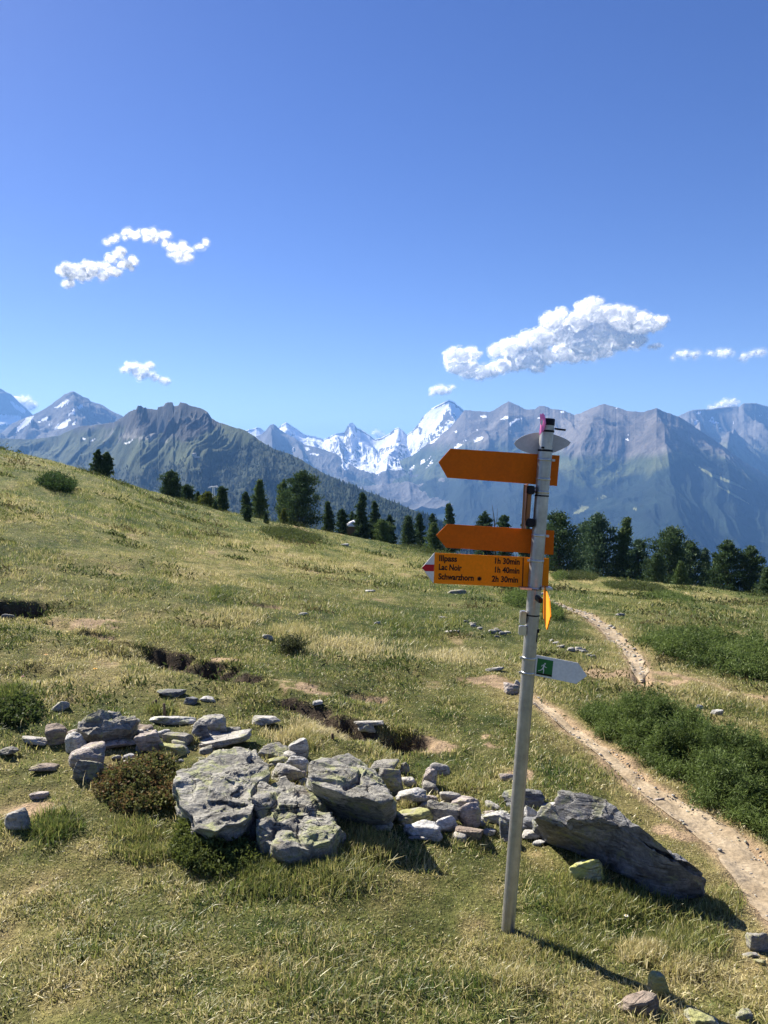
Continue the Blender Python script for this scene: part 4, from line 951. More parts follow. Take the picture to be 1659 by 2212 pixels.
# white arrow board with the green running pictogram
b4 = board('sign_board', [(1153,1413.6),(1249,1432),(1268,1460),(1244,1477),(1148,1457.4)], YB, M_WHITE, label='white arrow board pointing right with a green pictogram')
gs = board('pictogram', [(1161.5,1421.5),(1195.3,1427.6),(1191.7,1462.6),(1158.0,1456.2)], YB - .0024, M_GREEN, .0008, parent=b4)
board('caption_strip', [(1158.7,1452.0),(1192.2,1458.4),(1191.8,1461.6),(1158.3,1455.4)], YB - .0029, M_BLACK, .0006, parent=gs)
def limb(pts, w, nm='running_figure'):
    V = []; Fc = []
    P = [np.array(loc(a, b, YB)) for a, b in pts]
    for i in range(len(P) - 1):
        d = P[i + 1] - P[i]; n = np.array([-d[1], d[0]]) / np.linalg.norm(d); w0, w1 = w[i] / 2, w[i + 1] / 2; b_ = len(V)
        e = d / np.linalg.norm(d) * .0008
        for q in (P[i] - e + n * w0, P[i] - e - n * w0, P[i + 1] + e - n * w1, P[i + 1] + e + n * w1): V.append([q[0], 0, q[1]])
        Fc.append([b_, b_ + 1, b_ + 2, b_ + 3])
    return V, Fc
g = lambda x, y: (1097.2 + x * .11574, 1404.4 + y * .11574)
FV = []; FF = []
for pts, w in [([g(655,285),g(668,262),g(650,330)], None)]: pass
for pts, w in [([g(672,268),g(655,330)],[.0058,.0048]),([g(668,270),g(632,282),g(626,298)],[.003,.0026,.0022]),([g(672,280),g(690,312),g(718,322)],[.003,.0026,.0022]),
               ([g(655,322),g(640,348),g(602,372),g(562,378)],[.0048,.004,.003,.0022]),([g(655,325),g(664,372),g(656,430)],[.0048,.0038,.0026])]:
    v_, f_ = limb(pts, w); FF += [[q + len(FV) for q in k] for k in f_]; FV += v_
hx, hz2 = loc(*g(690, 250), YB); b_ = len(FV)
for k in range(16): FV.append([hx + .0035 * math.cos(k * math.pi / 8), 0, hz2 + .0035 * math.sin(k * math.pi / 8)])
FV = np.array(FV); FV[:, 1] = YB - .0032 - np.arange(len(FV)) * 1e-6
bmv = bpy.data.meshes.new('running_figure'); bmv.from_pydata(FV.tolist(), [], FF + [list(range(b_, b_ + 16))]); bmv.materials.append(M_WHITE)
o = bpy.data.objects.new('running_figure', bmv); C.objects.link(o); o.parent = gs
# board seen nearly edge-on right of the pole, pointing towards the viewer, its sunlit face to the left
def edge_board(pts3, th, mat, label):
    """plate from post-local 3-D outline, thickened along its normal"""
    P = [Vector(q) for q in pts3]; n = (P[1] - P[0]).cross(P[-1] - P[0]).normalized(); bm = bmesh.new()
    bm.faces.new([bm.verts.new(q) for q in P]); r = bmesh.ops.extrude_face_region(bm, geom=bm.faces[:])
    bmesh.ops.translate(bm, verts=[k for k in r['geom'] if isinstance(k, bmesh.types.BMVert)], vec=n * th); bmesh.ops.recalc_face_normals(bm, faces=bm.faces)
    me = bpy.data.meshes.new('sign_board'); bm.to_mesh(me); bm.free(); me.materials.append(mat)
    o = bpy.data.objects.new('sign_board', me); C.objects.link(o); o.parent = post; o['label'] = label; return o
def l3(px, py, dy):
    x, z = loc(px, py, dy); return (x, dy, z)
eb0 = loc(1173.5, 1290, -.085)[0]
def eb(py, dy): return (eb0 + (dy + .085) * .125, dy, loc(1180, py, dy)[1])
edge_board([eb(1266,-.085), eb(1297,-.33), eb(1331,-.42), eb(1360,-.33), eb(1324,-.085)], .004, M_ORANGE, 'sunlit yellow-orange arrow board seen almost edge-on')
zb_ = loc(1160, 1293, -.05)[1]; slab_box('board_arm', (eb0 - .012, -.055, zb_), (.008, .045, .010), M_TIE, post)
edge_board([l3(1139,1045,.30), l3(1131,1047,-.02), l3(1126,1141,-.02), l3(1134,1142,.30)], .005, M_WOODBAR, 'narrow brown board left of the pole seen almost edge-on')
for (a, b, c, d) in [((1138.5),(1048.5),(1152),(1068)), (1136,1119,1151,1138)]:
    x0, z0 = loc(a, b); x1, z1 = loc(c, d); slab_box('clamp', ((x0 + x1) / 2, -.012, (z0 + z1) / 2), (abs(x1 - x0) / 2, .018, abs(z1 - z0) / 2), M_TIE, post)
x0, z0 = loc(1133,1066); x1, z1 = loc(1140,1120); slab_box('bar_bracket', ((x0 + x1) / 2 + .008, -.004, (z0 + z1) / 2), (.008, .012, abs(z1 - z0) / 2 + .01), M_WOODBAR, post)
# steel bands round the pole and their screw lugs
def band(py, w=.011, mat=M_BAND, lug=None, over=.0014):
    xx, z = loc(1100, py); z = loc(1100 + 0, py)[1]; V, Fq = lathe([(PR, z - w / 2), (PR + over, z - w / 2 + .001), (PR + over, z + w / 2 - .001), (PR, z + w / 2)])
    o = mesh_np('clamp_band', V, Fq, mat, smooth=False, parent=post)
    if lug: slab_box('band_screw', (PR * lug + .005 * lug, -.010, z), (.007, .005, .0045), M_STEEL, post)
    return o
for py, lug in [(988,1),(1030,None),(1058,None),(1152,1),(1207,-1),(1267,None),(1418,-1),(1450,-1)]: band(py, .010, M_BAND, lug)
for py in (1268, 1066, 1325): band(py, .006, M_TIE)
for py, ln in [(926, .040), (968, .0)]:
    band(py, .0085, M_TIE, None, .0022); z = loc(1180, py)[1]; slab_box('cable_tie_end', (PR + ln * .55 if ln else -PR * .6, -.012 if ln else -PR * .95, z + .0), (.006 + ln * .4, .004, .0038), M_TIE, post, .06)
slab_box('steel_bracket', (*([loc(1128,1332)[0], -.012, loc(1128,1332)[1]]),), (.012, .014, .026), M_BAND, post)
slab_box('steel_bracket', (*([loc(1127,1360)[0], -.012, loc(1127,1360)[1]]),), (.015, .013, .019), M_BAND, post)
slab_box('clamp', (loc(1156.5,1371)[0], -.010, loc(1156.5,1371)[1]), (.0055, .010, .026), M_TIE, post)
slab_box('clamp', (loc(1160,1362)[0], -.004, loc(1160,1362)[1]), (.008, .008, .008), M_TIE, post)
x, z = loc(1178, 1269); slab_box('mounting_plate', (x, -.008, z), (.022, .026, .0045), M_BAND, post)
x, z = loc(1127, 1269); slab_box('mounting_plate', (x + .012, -.012, z), (.024, .020, .004), M_BAND, post)
for a, b in [(957,974.5),(1055,979.5),(1065,977),(1150,985)]: pass
# pink tag strapped to the pole top, edge towards us
tg = [l3(1166.5,893.5,-.034), l3(1168.5,897,-.036), l3(1172,892.5,-.040), l3(1175.5,897,-.046), l3(1177,905,-.050), l3(1178,914,-.050), l3(1175.5,922,-.050), l3(1173,931,-.046), l3(1169,934,-.042), l3(1165,940,-.036), l3(1165.5,929,-.034), l3(1167,917,-.034), l3(1166.5,905,-.034)]
bm = bmesh.new(); fc = bm.faces.new([bm.verts.new(q) for q in tg]); r = bmesh.ops.extrude_face_region(bm, geom=[fc])
bmesh.ops.translate(bm, verts=[k for k in r['geom'] if isinstance(k, bmesh.types.BMVert)], vec=(.003, .003, 0)); bmesh.ops.recalc_face_normals(bm, faces=bm.faces)
me = bpy.data.meshes.new('tag'); bm.to_mesh(me); bm.free(); me.materials.append(M_PINK); pt = bpy.data.objects.new('pink_tag', me); C.objects.link(pt); pt.parent = post
x, z = loc(1169.7, 912.5, -.045); ring = [[x + .0042 * math.cos(k * math.pi / 10), -.0475 - .001 * math.cos(k * math.pi / 10), z + .012 * math.sin(k * math.pi / 10)] for k in range(20)]
me = bpy.data.meshes.new('round_mark'); me.from_pydata(ring, [], [list(range(20))]); me.materials.append(M_WHITE); o = bpy.data.objects.new('round_mark', me); C.objects.link(o); o.parent = pt
FOOT.append((base[0], base[1], .03, .03))
# ------------------------------------------------------------------ foliage builders
def leaf_quads(cen, size, rg, asp=.5, up=0.0, dirs=None):
    n = len(cen); a = rg.normal(0, 1, (n, 3)) if dirs is None else dirs + rg.normal(0, .35, (n, 3)); a /= np.linalg.norm(a, axis=1)[:, None]
    b = np.cross(a, rg.normal(0, 1, (n, 3)) + np.array([0, 0, up])); b /= np.maximum(np.linalg.norm(b, axis=1)[:, None], 1e-6)
    s = np.asarray(size).reshape(-1, 1) * np.ones((n, 1)); w = s * asp
    V = np.stack([cen - a * s * .5, cen + b * w * .5, cen + a * s * .5, cen - b * w * .5], 1)
    return V.reshape(-1, 3), np.arange(4 * n).reshape(n, 4)
def bark(name, c1, c2):
    t = NT(name); p = t.obj(); n = t.noise(p, 6, 6, .7); t.bsdf(t.ramp(n, [(.3, c1), (.7, c2)]), .95, 0, t.bump(n, .6, .03), .1); return t.m
M_BARK = bark('conifer_bark', (.06, .045, .035), (.16, .125, .10))
def tubes(paths):
    V = []; Fc = []; n = 0
    for pts, rad in paths:
        k = 7; a = np.linspace(0, 2 * np.pi, k, endpoint=False); pts = np.array(pts)
        d = np.gradient(pts, axis=0); d /= np.linalg.norm(d, axis=1)[:, None]; ref = np.where(np.abs(d[:, 2:3]) > .9, np.array([[1., 0, 0]]), np.array([[0, 0, 1.]]))
        u = np.cross(d, ref); u /= np.linalg.norm(u, axis=1)[:, None]; w = np.cross(d, u)
        for p, r, uu_, ww in zip(pts, rad, u, w): V.append(p + r * (np.cos(a)[:, None] * uu_ + np.sin(a)[:, None] * ww))
        for j in range(len(pts) - 1):
            q = np.arange(k); Fc.append(np.stack([n + j * k + q, n + j * k + (q + 1) % k, n + (j + 1) * k + (q + 1) % k, n + (j + 1) * k + q], 1))
        n += len(pts) * k
    return np.concatenate(V), np.concatenate(Fc)
TREEC = {'pine': ((.022, .046, .022), (.085, .135, .055)), 'larch': ((.055, .090, .030), (.14, .20, .065)), 'spruce': ((.026, .052, .025), (.095, .145, .060)), 'blue': ((.036, .072, .040), (.10, .16, .085)), 'gold': ((.075, .095, .018), (.16, .185, .04))}
def tree(px, top, Y, w, sp, label, shape='round', seed=0, dens=1.0, tops=1, lean=0.0, bare_trunk=.04):
    rg = np.random.default_rng(seed + int(px)); u, m = ray(px, top); x = float(u) * Y; zt = CAMZ + float(m) * Y; zb = H(x, Y) - .1; Ht = zt - zb
    W = (1.0 if px < 850 else 1.1 if px < 1150 else 1.32) * w / F * Y / 2; root = empty('conifer_tree' if sp != 'larch' and sp != 'gold' else 'larch_tree', (x, Y, zb), label, 'tree', 'trees along the ridge')
    prof = {'round': lambda t: np.interp(t, [0, .08, .3, .55, .8, .93, 1], [.75, .92, 1.0, .95, .78, .50, .10]),
            'cone': lambda t: np.interp(t, [0, .06, .2, .5, .8, 1], [.8, 1.0, .96, .66, .32, .03]),
            'column': lambda t: np.interp(t, [0, .1, .35, .6, .85, 1], [.75, .95, 1.0, .86, .58, .08])}[shape]
    paths = []; cl = []; cs = []; dd = []
    for k in range(tops):
        ox = (k - (tops - 1) / 2) * W * .85 * (1 if tops > 1 else 0); hk = Ht * (1 - .09 * k); Wk = W * (1 if tops == 1 else .68)
        tz = np.linspace(0, hk, 12); wob = .03 * Ht * fbm2(tz / Ht * 3, tz * 0 + seed + k * 7, 2, 4)
        tx = ox * np.clip(tz / hk * 3, .25, 1) + wob + lean * tz; r0 = .026 * Ht + .02
        paths.append((np.stack([tx, wob * .6, tz], 1), r0 * (1 - tz / hk * .93)))
        nb = int((58 if shape != 'round' else 54) * (1.0 if tops == 1 else .8))
        for j in range(nb):
            t_ = bare_trunk + (1 - bare_trunk) * ((j + rg.uniform(0, 1)) / nb); rad = Wk * 1.06 * float(prof(t_)) * rg.uniform(.42, 1.12); az = j * 2.4 + rg.uniform(-.5, .5)
            z0 = t_ * hk * .97; cx = float(np.interp(z0, tz, tx)); drop = {'round': .10, 'cone': -.18, 'column': .05}[shape] * rad + rg.uniform(-.08, .08) * W
            e = np.array([cx + rad * math.cos(az), rad * math.sin(az), z0 + drop]); s0 = np.array([cx, 0, z0 - .12 * rad])
            paths.append(([s0, (s0 + e) / 2 + np.array([0, 0, .04 * rad]), e], [r0 * .24 * (1 - t_) + .012, r0 * .15 * (1 - t_) + .01, .006]))
            for q in np.linspace(.3, 1, 4):
                c = s0 + (e - s0) * q; r_ = (Wk * .24 + .20 * rad) * (1.15 - .45 * q) * rg.uniform(.75, 1.25); n = int(37 * dens * rg.uniform(.6, 1.3))
                g_ = rg.normal(0, .48, (n, 3)); cl.append(c + g_ * np.array([r_, r_, r_ * .62])); dd.append(np.tile((e - s0) / max(rad, .05) * .6 + np.array([0, 0, .55]), (n, 1)))
                cs.append(np.full(n, .5 + .5 * rg.uniform(-1, 1)))
        n = 60; cl.append(np.stack([np.interp(hk * .93, tz, tx) + rg.normal(0, .05 * Wk + .03, n), rg.normal(0, .05 * Wk + .03, n), rg.uniform(hk * .86, hk * 1.0, n)], 1)); dd.append(np.tile([0, 0, 1.], (n, 1))); cs.append(np.full(n, .6))
    V, Fq = tubes(paths); mesh_np('trunk', V, Fq, M_BARK, smooth=True, parent=root)
    cen = np.concatenate(cl); sh = np.concatenate(cs); dirs = np.concatenate(dd); keep = cen[:, 2] > .02 * Ht; cen, sh, dirs = cen[keep], sh[keep], dirs[keep]
    size = rg.uniform(.12, .27, len(cen)) * (.55 + Ht / 9); V, Fq = leaf_quads(cen, size, rg, .42, 0, dirs)
    a, b = TREEC[sp]; k = np.clip(sh * .85 + rg.uniform(-.1, .35, len(cen)), 0, 1); col = lerp(a, b, k); mesh_np('crown', V, Fq, M_NEEDLE, col=np.repeat(col, 4, 0), parent=root)
    return root
TR = [
 (221,972,66,42,'pine','lone dark twin-topped pine on the skyline of the left slope','column',2,1.1),
 (370,1018,78,48,'pine','dense rounded dark pine left of the chairlift mast','round',1,1.2),
 (404,1047,80,34,'pine','lower dark pine touching the right side of the dense rounded one','round',1,1.0),
 (428,1062,76,20,'spruce','small dark spruce left of the yellowish larch','cone',1,.8),
 (448,1063,74,40,'gold','yellow-green young larch in front of the chairlift mast','round',1,.9),
 (465,1083,70,14,'pine','tiny dark pine at the foot of the yellowish larch','cone',1,.6),
 (479,1051,82,33,'pine','round-headed dark pine right of the chairlift mast','round',1,1.0),
 (532,1062,82,26,'spruce','slim dark spruce left of the feathery larch','column',1,.9),
 (534,1092,62,16,'pine','very small dark pine in the scrub below the slim spruce','column',1,.6),
 (560,1035,88,54,'larch','tall feathery larch between slim spruce and the biggest tree','cone',1,1.1),
 (574,1106,64,12,'pine','smallest pine seedling, in scrub under the feathery larch','cone',1,.5),
 (641,1018,86,88,'pine','biggest bushy dark tree left of centre with a leaning crown','round',1,1.5),
 (612,1040,90,44,'larch','pale larch branches at the left side of the biggest bushy tree','round',1,.7),
 (613,1098,80,24,'gold','short light green larch at the left foot of the biggest bushy tree','cone',1,.7),
 (708,1083,90,38,'spruce','dark spruce just right of the biggest bushy tree','cone',1,1.0),
 (739,1099,92,28,'pine','low dark pine left of the tiny white roof','round',1,.9),
 (760,1105,104,24,'spruce','half hidden spruce behind the tiny white roof','cone',1,.8),
 (781,1064,92,46,'pine','tallest pointed dark conifer right of the tiny white roof','cone',1,1.3),
 (810,1082,93,30,'spruce','dark spruce against the right side of the tallest pointed conifer','column',1,1.0),
 (826,1122,88,42,'larch','light green bushy larch in the middle of the ridge row','round',1,.9),
 (843,1112,92,28,'pine','dark pine right of the light bushy larch','column',1,.9),
 (881,1114,94,52,'spruce','broad dark spruce behind the upper signboards, left of the tips','cone',1,1.1),
 (905,1108,104,30,'pine','dark pine just left of the tips of the signboards','column',1,.9),
 (935,1108,108,24,'pine','small dark crown above the middle signboard tip','round',1,.8),
 (970,1088,98,44,'spruce','tall spruce right above the tip of the middle signboard','cone',1,1.1),
 (937,1130,80,44,'larch','light green larch at the tip of the middle signboard','cone',1,1.0),
 (1048,1105,100,44,'pine','round pine crown showing over the middle signboard','round',1,1.1),
 (1092,1112,102,46,'pine','bushy pine over the right part of the middle signboard','round',1,1.0),
 (1135,1122,106,30,'pine','dark tree top directly left of the pole','round',1,.9),
 (1208,1108,88,78,'pine','dark broad pine immediately right of the pole','round',1,1.5),
 (1290,1111,92,84,'blue','large feathery tree, first of the two tall ones right of the pole','column',1,1.5),
 (1262,1124,98,46,'blue','second stem beside the large feathery tree right of the pole','column',1,1.0),
 (1350,1117,90,56,'larch','tall slim larch with pointed top right of the large feathery tree','cone',1,1.3),
 (1380,1165,88,52,'blue','lower bushy tree between the slim larch and the broad dark pine','round',1,1.1),
 (1447,1140,84,80,'pine','broad dark pine with a flat rounded top on the right skyline','round',1,1.6),
 (1490,1168,88,60,'pine','right shoulder pine leaning out of the broad flat-topped pine','round',1,1.2),
 (1418,1196,78,34,'spruce','low spruce at the left foot of the broad flat-topped pine','round',1,.9),
 (1471,1214,68,34,'larch','small light green larch before the broad flat-topped pine','cone',1,.9),
 (1524,1183,90,36,'blue','bluish slim tree between the two broad pines on the right','cone',1,1.0),
 (1548,1196,80,36,'larch','light larch at the left edge of the twin-topped right pine','cone',1,.9),
 (1598,1167,78,90,'pine','twin-topped broad pine near the right edge','column',2,1.5),
 (1657,1229,68,44,'spruce','tree at the very right edge of the photo','cone',1,1.1),
]
for i, (px, top, Y, w, sp, lab, shp, tops, dn) in enumerate(TR): tree(px, top, Y, w, sp, lab, shp, seed=i * 13 + 2, dens=dn, tops=tops, lean=.10 if 'leaning crown' in lab else 0)
# dead snag over the middle signboard
u, m = ray(1068, 1090); xs_ = float(u) * 101; zt = CAMZ + float(m) * 101; zb = H(xs_, 101)
sn = empty('dead_tree', (xs_, 101, zb), 'bare dead branch sticking up above the pine crown over the middle signboard', 'dead tree')
hh = zt - zb; V, Fq = tubes([([(0.2, 0, 0), (.15, 0, hh * .5), (0.0, 0, hh * .8), (-.3, 0, hh)], [.12, .09, .06, .02]), ([(0.05, 0, hh * .72), (.35, .1, hh * .82), (.4, .1, hh * .95)], [.05, .03, .012])]); mesh_np('trunk', V, Fq, M_BARK, smooth=True, parent=sn)

# distant wood on the crag's lower slopes, and scattered trees above it
def wood(name, MT, n, seed, hmin, hmax, dens):
    X, Y, Z, PX, PY, sl = MT; rg = np.random.default_rng(seed); r = rg.integers(6, X.shape[0] - 1, n * 3); c = rg.integers(0, X.shape[1] - 1, n * 3); fr = rg.uniform(0, 1, n * 3)
    a, b = (r, c), (r + 1, np.minimum(c + 1, X.shape[1] - 1)); x, y, z = [q[a] + (q[b] - q[a]) * fr for q in (X, Y, Z)]; p, q = proj(x, y, z)
    k = rg.uniform(0, 1, len(x)) < dens(p, q, x, y, z); x, y, z = x[k][:n], y[k][:n], z[k][:n]; m_ = len(x)
    h = rg.uniform(hmin, hmax, m_); w = h * rg.uniform(.20, .30, m_); ang = np.arange(5) * 2 * np.pi / 5
    ring = np.stack([np.cos(ang), np.sin(ang)], 1)
    V = np.zeros((m_, 6, 3)); V[:, :5, 0] = x[:, None] + w[:, None] * ring[None, :, 0]; V[:, :5, 1] = y[:, None] + w[:, None] * ring[None, :, 1]; V[:, :5, 2] = (z - 1)[:, None]
    V[:, 5] = np.stack([x, y, z + h], 1); b_ = np.arange(m_)[:, None, None] * 6; f = np.array([[i, (i + 1) % 5, 5] for i in range(5)])[None] + b_
    col = lerp((.012, .026, .012), (.030, .052, .022), rg.uniform(0, 1, m_)); return tag(mesh_np(name, V.reshape(-1, 3), f.reshape(-1, 3), M_NEEDLE, col=np.repeat(col, 6, 0)), kind='stuff')
def wd(p, q, x, y, z):
    wl_ = np.interp(p, [0, 180, 280, 400, 480, 540, 620, 700, 900], [1000, 1000, 1012, 1012, 985, 945, 968, 1005, 1080]); n = fbm2(x / 160, y / 320, 4, 12)
    return np.clip(ss(-14, 12, q - wl_ + 46 * n) * .95 + .035 * ss(-60, -10, q - wl_), 0, 1) * ((y < 4300) & (q > 890))
wood('distant_forest', LM, 26000, 5, 7, 14, wd)

# ------------------------------------------------------------------ junipers, dwarf shrubs, scrub
def in_px(poly, n, rg):
    P = np.array(poly, float); lo, hi = P.min(0), P.max(0); x = rg.uniform(lo[0], hi[0], n * 4); y = rg.uniform(lo[1], hi[1], n * 4); k = in_poly(x, y, [tuple(q) for q in poly]); return x[k][:n], y[k][:n]
def mound(name, label, poly, hgt, nspr, nleaf, lsize, c0, c1, cat, seed, spr=.10, up=.9, asp=.22, mat=None, kind=None, depth_min=.25, group=None, edge=.35, clump=0, crad=.08, accents=None, stems=False, bumpy=4.0):
    """shrub growing on a patch of ground whose outline is given in pixels: sprigs set on a bumpy mound"""
    rg = np.random.default_rng(seed); bx, by = gb([p[0] for p in poly], [p[1] for p in poly]); W = list(zip(bx, by)); lo = np.array([bx.min(), by.min()]); hi = np.array([bx.max(), by.max()])
    q = rg.uniform(0, 1, (nspr * 6, 2)) * (hi - lo) + lo; k = in_poly(q[:, 0], q[:, 1], W); q = q[k][:nspr]
    if clump:
        cq = q[:clump]; ci = rg.integers(0, len(cq), nspr); q = cq[ci] + rg.normal(0, crad, (nspr, 2)) * .6
    if len(q) < 20: print('EMPTY MOUND', label, poly[:2], bx, by); return None
    d, _ = dist_poly(q[:, 0], q[:, 1], np.array(W + W[:1])); size = min(hi - lo); rise = ss(0, edge * size, d) ** .55
    lump = np.clip(.58 + 1.15 * fbm2(q[:, 0] * bumpy, q[:, 1] * bumpy, 3, seed, .6), .12, 1.2); zt = hgt * rise * lump
    if clump:
        dc, _ = dist_poly(cq[:, 0], cq[:, 1], np.array(W + W[:1])); zc = hgt * (ss(0, edge * size, dc) ** .55) * np.clip(.7 + .9 * fbm2(cq[:, 0] * bumpy, cq[:, 1] * bumpy, 2, seed) + rg.uniform(-.5, .4, len(cq)), .08, 1.35)
        rr = np.hypot(*(q - cq[ci]).T) / crad; zt = zc[ci] * 1.0 - crad * 1.1 * rr ** 2
    g0 = H(q[:, 0], q[:, 1]); lvl = 1 - rg.uniform(0, 1, len(q)) ** (5 if clump else 2.2) * .9; cz = g0 + np.maximum(zt * lvl, .01)
    base_ = np.stack([q[:, 0], q[:, 1], cz], 1); e = 2e-2
    nx = -(np.interp(d, [0, edge * size], [1, .0]))[:, None] * 0
    dirs = rg.normal(0, .55, (len(q), 3)); dirs[:, 2] = np.abs(dirs[:, 2]) * .6 + up; dirs /= np.linalg.norm(dirs, axis=1)[:, None]
    t_ = rg.uniform(0, 1, (len(q), nleaf, 1)); cen = base_[:, None] + dirs[:, None] * t_ * spr * rg.uniform(.6, 1.3, (len(q), 1, 1)) + rg.normal(0, 1, (len(q), nleaf, 3)) * spr * .16
    out = dirs[:, None] * .6 + rg.normal(0, .7, (len(q), nleaf, 3)); V, Fq = leaf_quads(cen.reshape(-1, 3), rg.uniform(.6, 1.3, len(q) * nleaf) * lsize, rg, asp, 0, out.reshape(-1, 3))
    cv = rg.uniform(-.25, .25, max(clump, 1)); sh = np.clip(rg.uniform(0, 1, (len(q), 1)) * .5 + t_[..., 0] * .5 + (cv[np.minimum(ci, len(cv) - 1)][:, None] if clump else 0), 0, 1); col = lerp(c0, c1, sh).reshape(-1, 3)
    if accents:
        for c_, fr in accents: kk = np.repeat(rg.uniform(0, 1, len(q)) + .35 * fbm2(q[:, 0] * 6, q[:, 1] * 6, 2, seed + 9) < fr, nleaf); col[kk] = np.array(c_) * rg.uniform(.6, 1.3, (kk.sum(), 1))
    c = np.array([q[:, 0].mean(), q[:, 1].mean(), g0.mean()])
    if kind == 'stuff':
        return tag(mesh_np(name, V, Fq, mat or M_LEAF, col=np.repeat(col, 4, 0)), kind='stuff')
    root = empty(name, c, label, cat, group)
    mesh_np('foliage', V - c, Fq, mat or M_LEAF, col=np.repeat(col, 4, 0), parent=root)
    if stems:
        paths = []
        for k in rg.choice(len(q), min(70, len(q)), replace=False):
            s = np.array([q[k, 0] + rg.normal(0, .05), q[k, 1] + rg.normal(0, .05), g0[k]]); paths.append(([s - c, (s + base_[k]) / 2 + rg.normal(0, .02, 3) - c, base_[k] - c], [.007, .005, .003]))
        V, Fq = tubes(paths); mesh_np('stems', V, Fq, M_BARK, smooth=True, parent=root)
    return root
JUN = ((.022, .046, .012), (.150, .205, .052))
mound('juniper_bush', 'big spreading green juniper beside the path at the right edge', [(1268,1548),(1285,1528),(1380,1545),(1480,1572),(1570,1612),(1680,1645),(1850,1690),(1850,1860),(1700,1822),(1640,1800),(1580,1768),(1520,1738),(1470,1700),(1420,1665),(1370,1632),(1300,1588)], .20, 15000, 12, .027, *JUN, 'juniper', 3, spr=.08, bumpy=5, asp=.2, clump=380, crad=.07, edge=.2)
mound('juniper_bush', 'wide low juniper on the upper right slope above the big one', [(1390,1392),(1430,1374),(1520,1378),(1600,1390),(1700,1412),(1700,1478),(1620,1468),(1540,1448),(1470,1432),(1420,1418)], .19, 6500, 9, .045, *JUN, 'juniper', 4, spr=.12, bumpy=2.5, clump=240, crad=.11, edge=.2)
mound('juniper_bush', 'small dark juniper patch behind the pole at the start of the upper path', [(1085,1302),(1120,1290),(1150,1292),(1160,1310),(1120,1318),(1090,1312)], .30, 700, 9, .06, *JUN, 'juniper', 5, spr=.16)
mound('juniper_bush', 'dark juniper patch right of the sunlit edge-on board', [(1163,1328),(1180,1318),(1208,1330),(1220,1346),(1188,1346)], .12, 400, 9, .05, *JUN, 'juniper', 6, spr=.13)
mound('juniper_bush', 'dark green patch high on the left meadow', [(82,1052),(110,1044),(158,1056),(152,1068),(110,1066)], .32, 700, 9, .13, (.016, .036, .012), (.05, .085, .026), 'shrub', 7, spr=.34, bumpy=1)
mound('juniper_bush', 'little dark juniper above the wide low one near the ridge', [(1190,1246),(1215,1240),(1232,1252),(1200,1256)], .5, 420, 9, .13, *JUN, 'juniper', 8, spr=.3, bumpy=1)
mound('juniper_bush', 'flat juniper streak on the right skyline meadow', [(1385,1290),(1440,1278),(1500,1296),(1480,1306),(1420,1302)], .35, 800, 9, .10, *JUN, 'juniper', 9, spr=.26, bumpy=1)
mound('dwarf_shrub', 'reddish green bilberry cushion at the left foot of the split boulder', [(215,1715),(235,1680),(280,1655),(335,1645),(385,1655),(392,1710),(372,1750),(310,1765),(255,1745)], .085, 2600, 8, .019, (.040, .055, .016), (.14, .145, .045), 'shrub', 10, spr=.055, asp=.55, clump=260, crad=.04, accents=[((.125, .07, .03), .2), ((.17, .125, .05), .22)], bumpy=6)
mound('dwarf_shrub', 'leafy green plants in shade at the left edge above the stones', [(-20,1565),(0,1525),(50,1512),(88,1525),(84,1560),(40,1572)], .015, 300, 8, .024, (.02, .036, .010), (.085, .115, .03), 'shrub', 12, spr=.045, asp=.6)
mound('dwarf_shrub', 'dark wiry tuft of heather on the middle meadow', [(600,1411),(612,1400),(645,1400),(656,1410),(630,1414)], .06, 260, 8, .04, (.025, .03, .014), (.075, .085, .035), 'shrub', 13, spr=.13, asp=.2)
mound('dwarf_shrub', 'green mossy cushion on the front of the split boulder', [(372,1850),(392,1790),(440,1798),(520,1830),(560,1880),(480,1905),(400,1890)], .12, 1700, 9, .02, (.035, .055, .012), (.12, .145, .035), 'shrub', 14, spr=.05, asp=.45)
for i, (poly, h) in enumerate([([(480,1112),(520,1100),(640,1128),(760,1152),(745,1168),(640,1150),(560,1135)], .5), ([(930,1196),(1000,1182),(1110,1190),(1150,1205),(1060,1210),(960,1212)], .6), ([(560,1150),(640,1150),(700,1168),(640,1180)], .4), ([(840,1185),(930,1170),(960,1190),(930,1205)], .45), ([(380,1080),(420,1078),(500,1106),(460,1108)], .4),
      ([(40,965),(100,972),(125,985),(60,978)], .4), ([(1210,1243),(1290,1248),(1280,1256),(1215,1252)], .35), ([(1300,1262),(1420,1268),(1450,1280),(1330,1276)], .3), ([(150,1000),(190,1005),(215,1022),(170,1016)], .3)]):
    mound('scrub', None, poly, h, 1500, 8, .13, (.026, .045, .014), (.095, .115, .035), None, 40 + i, spr=.32, kind='stuff', bumpy=.9)

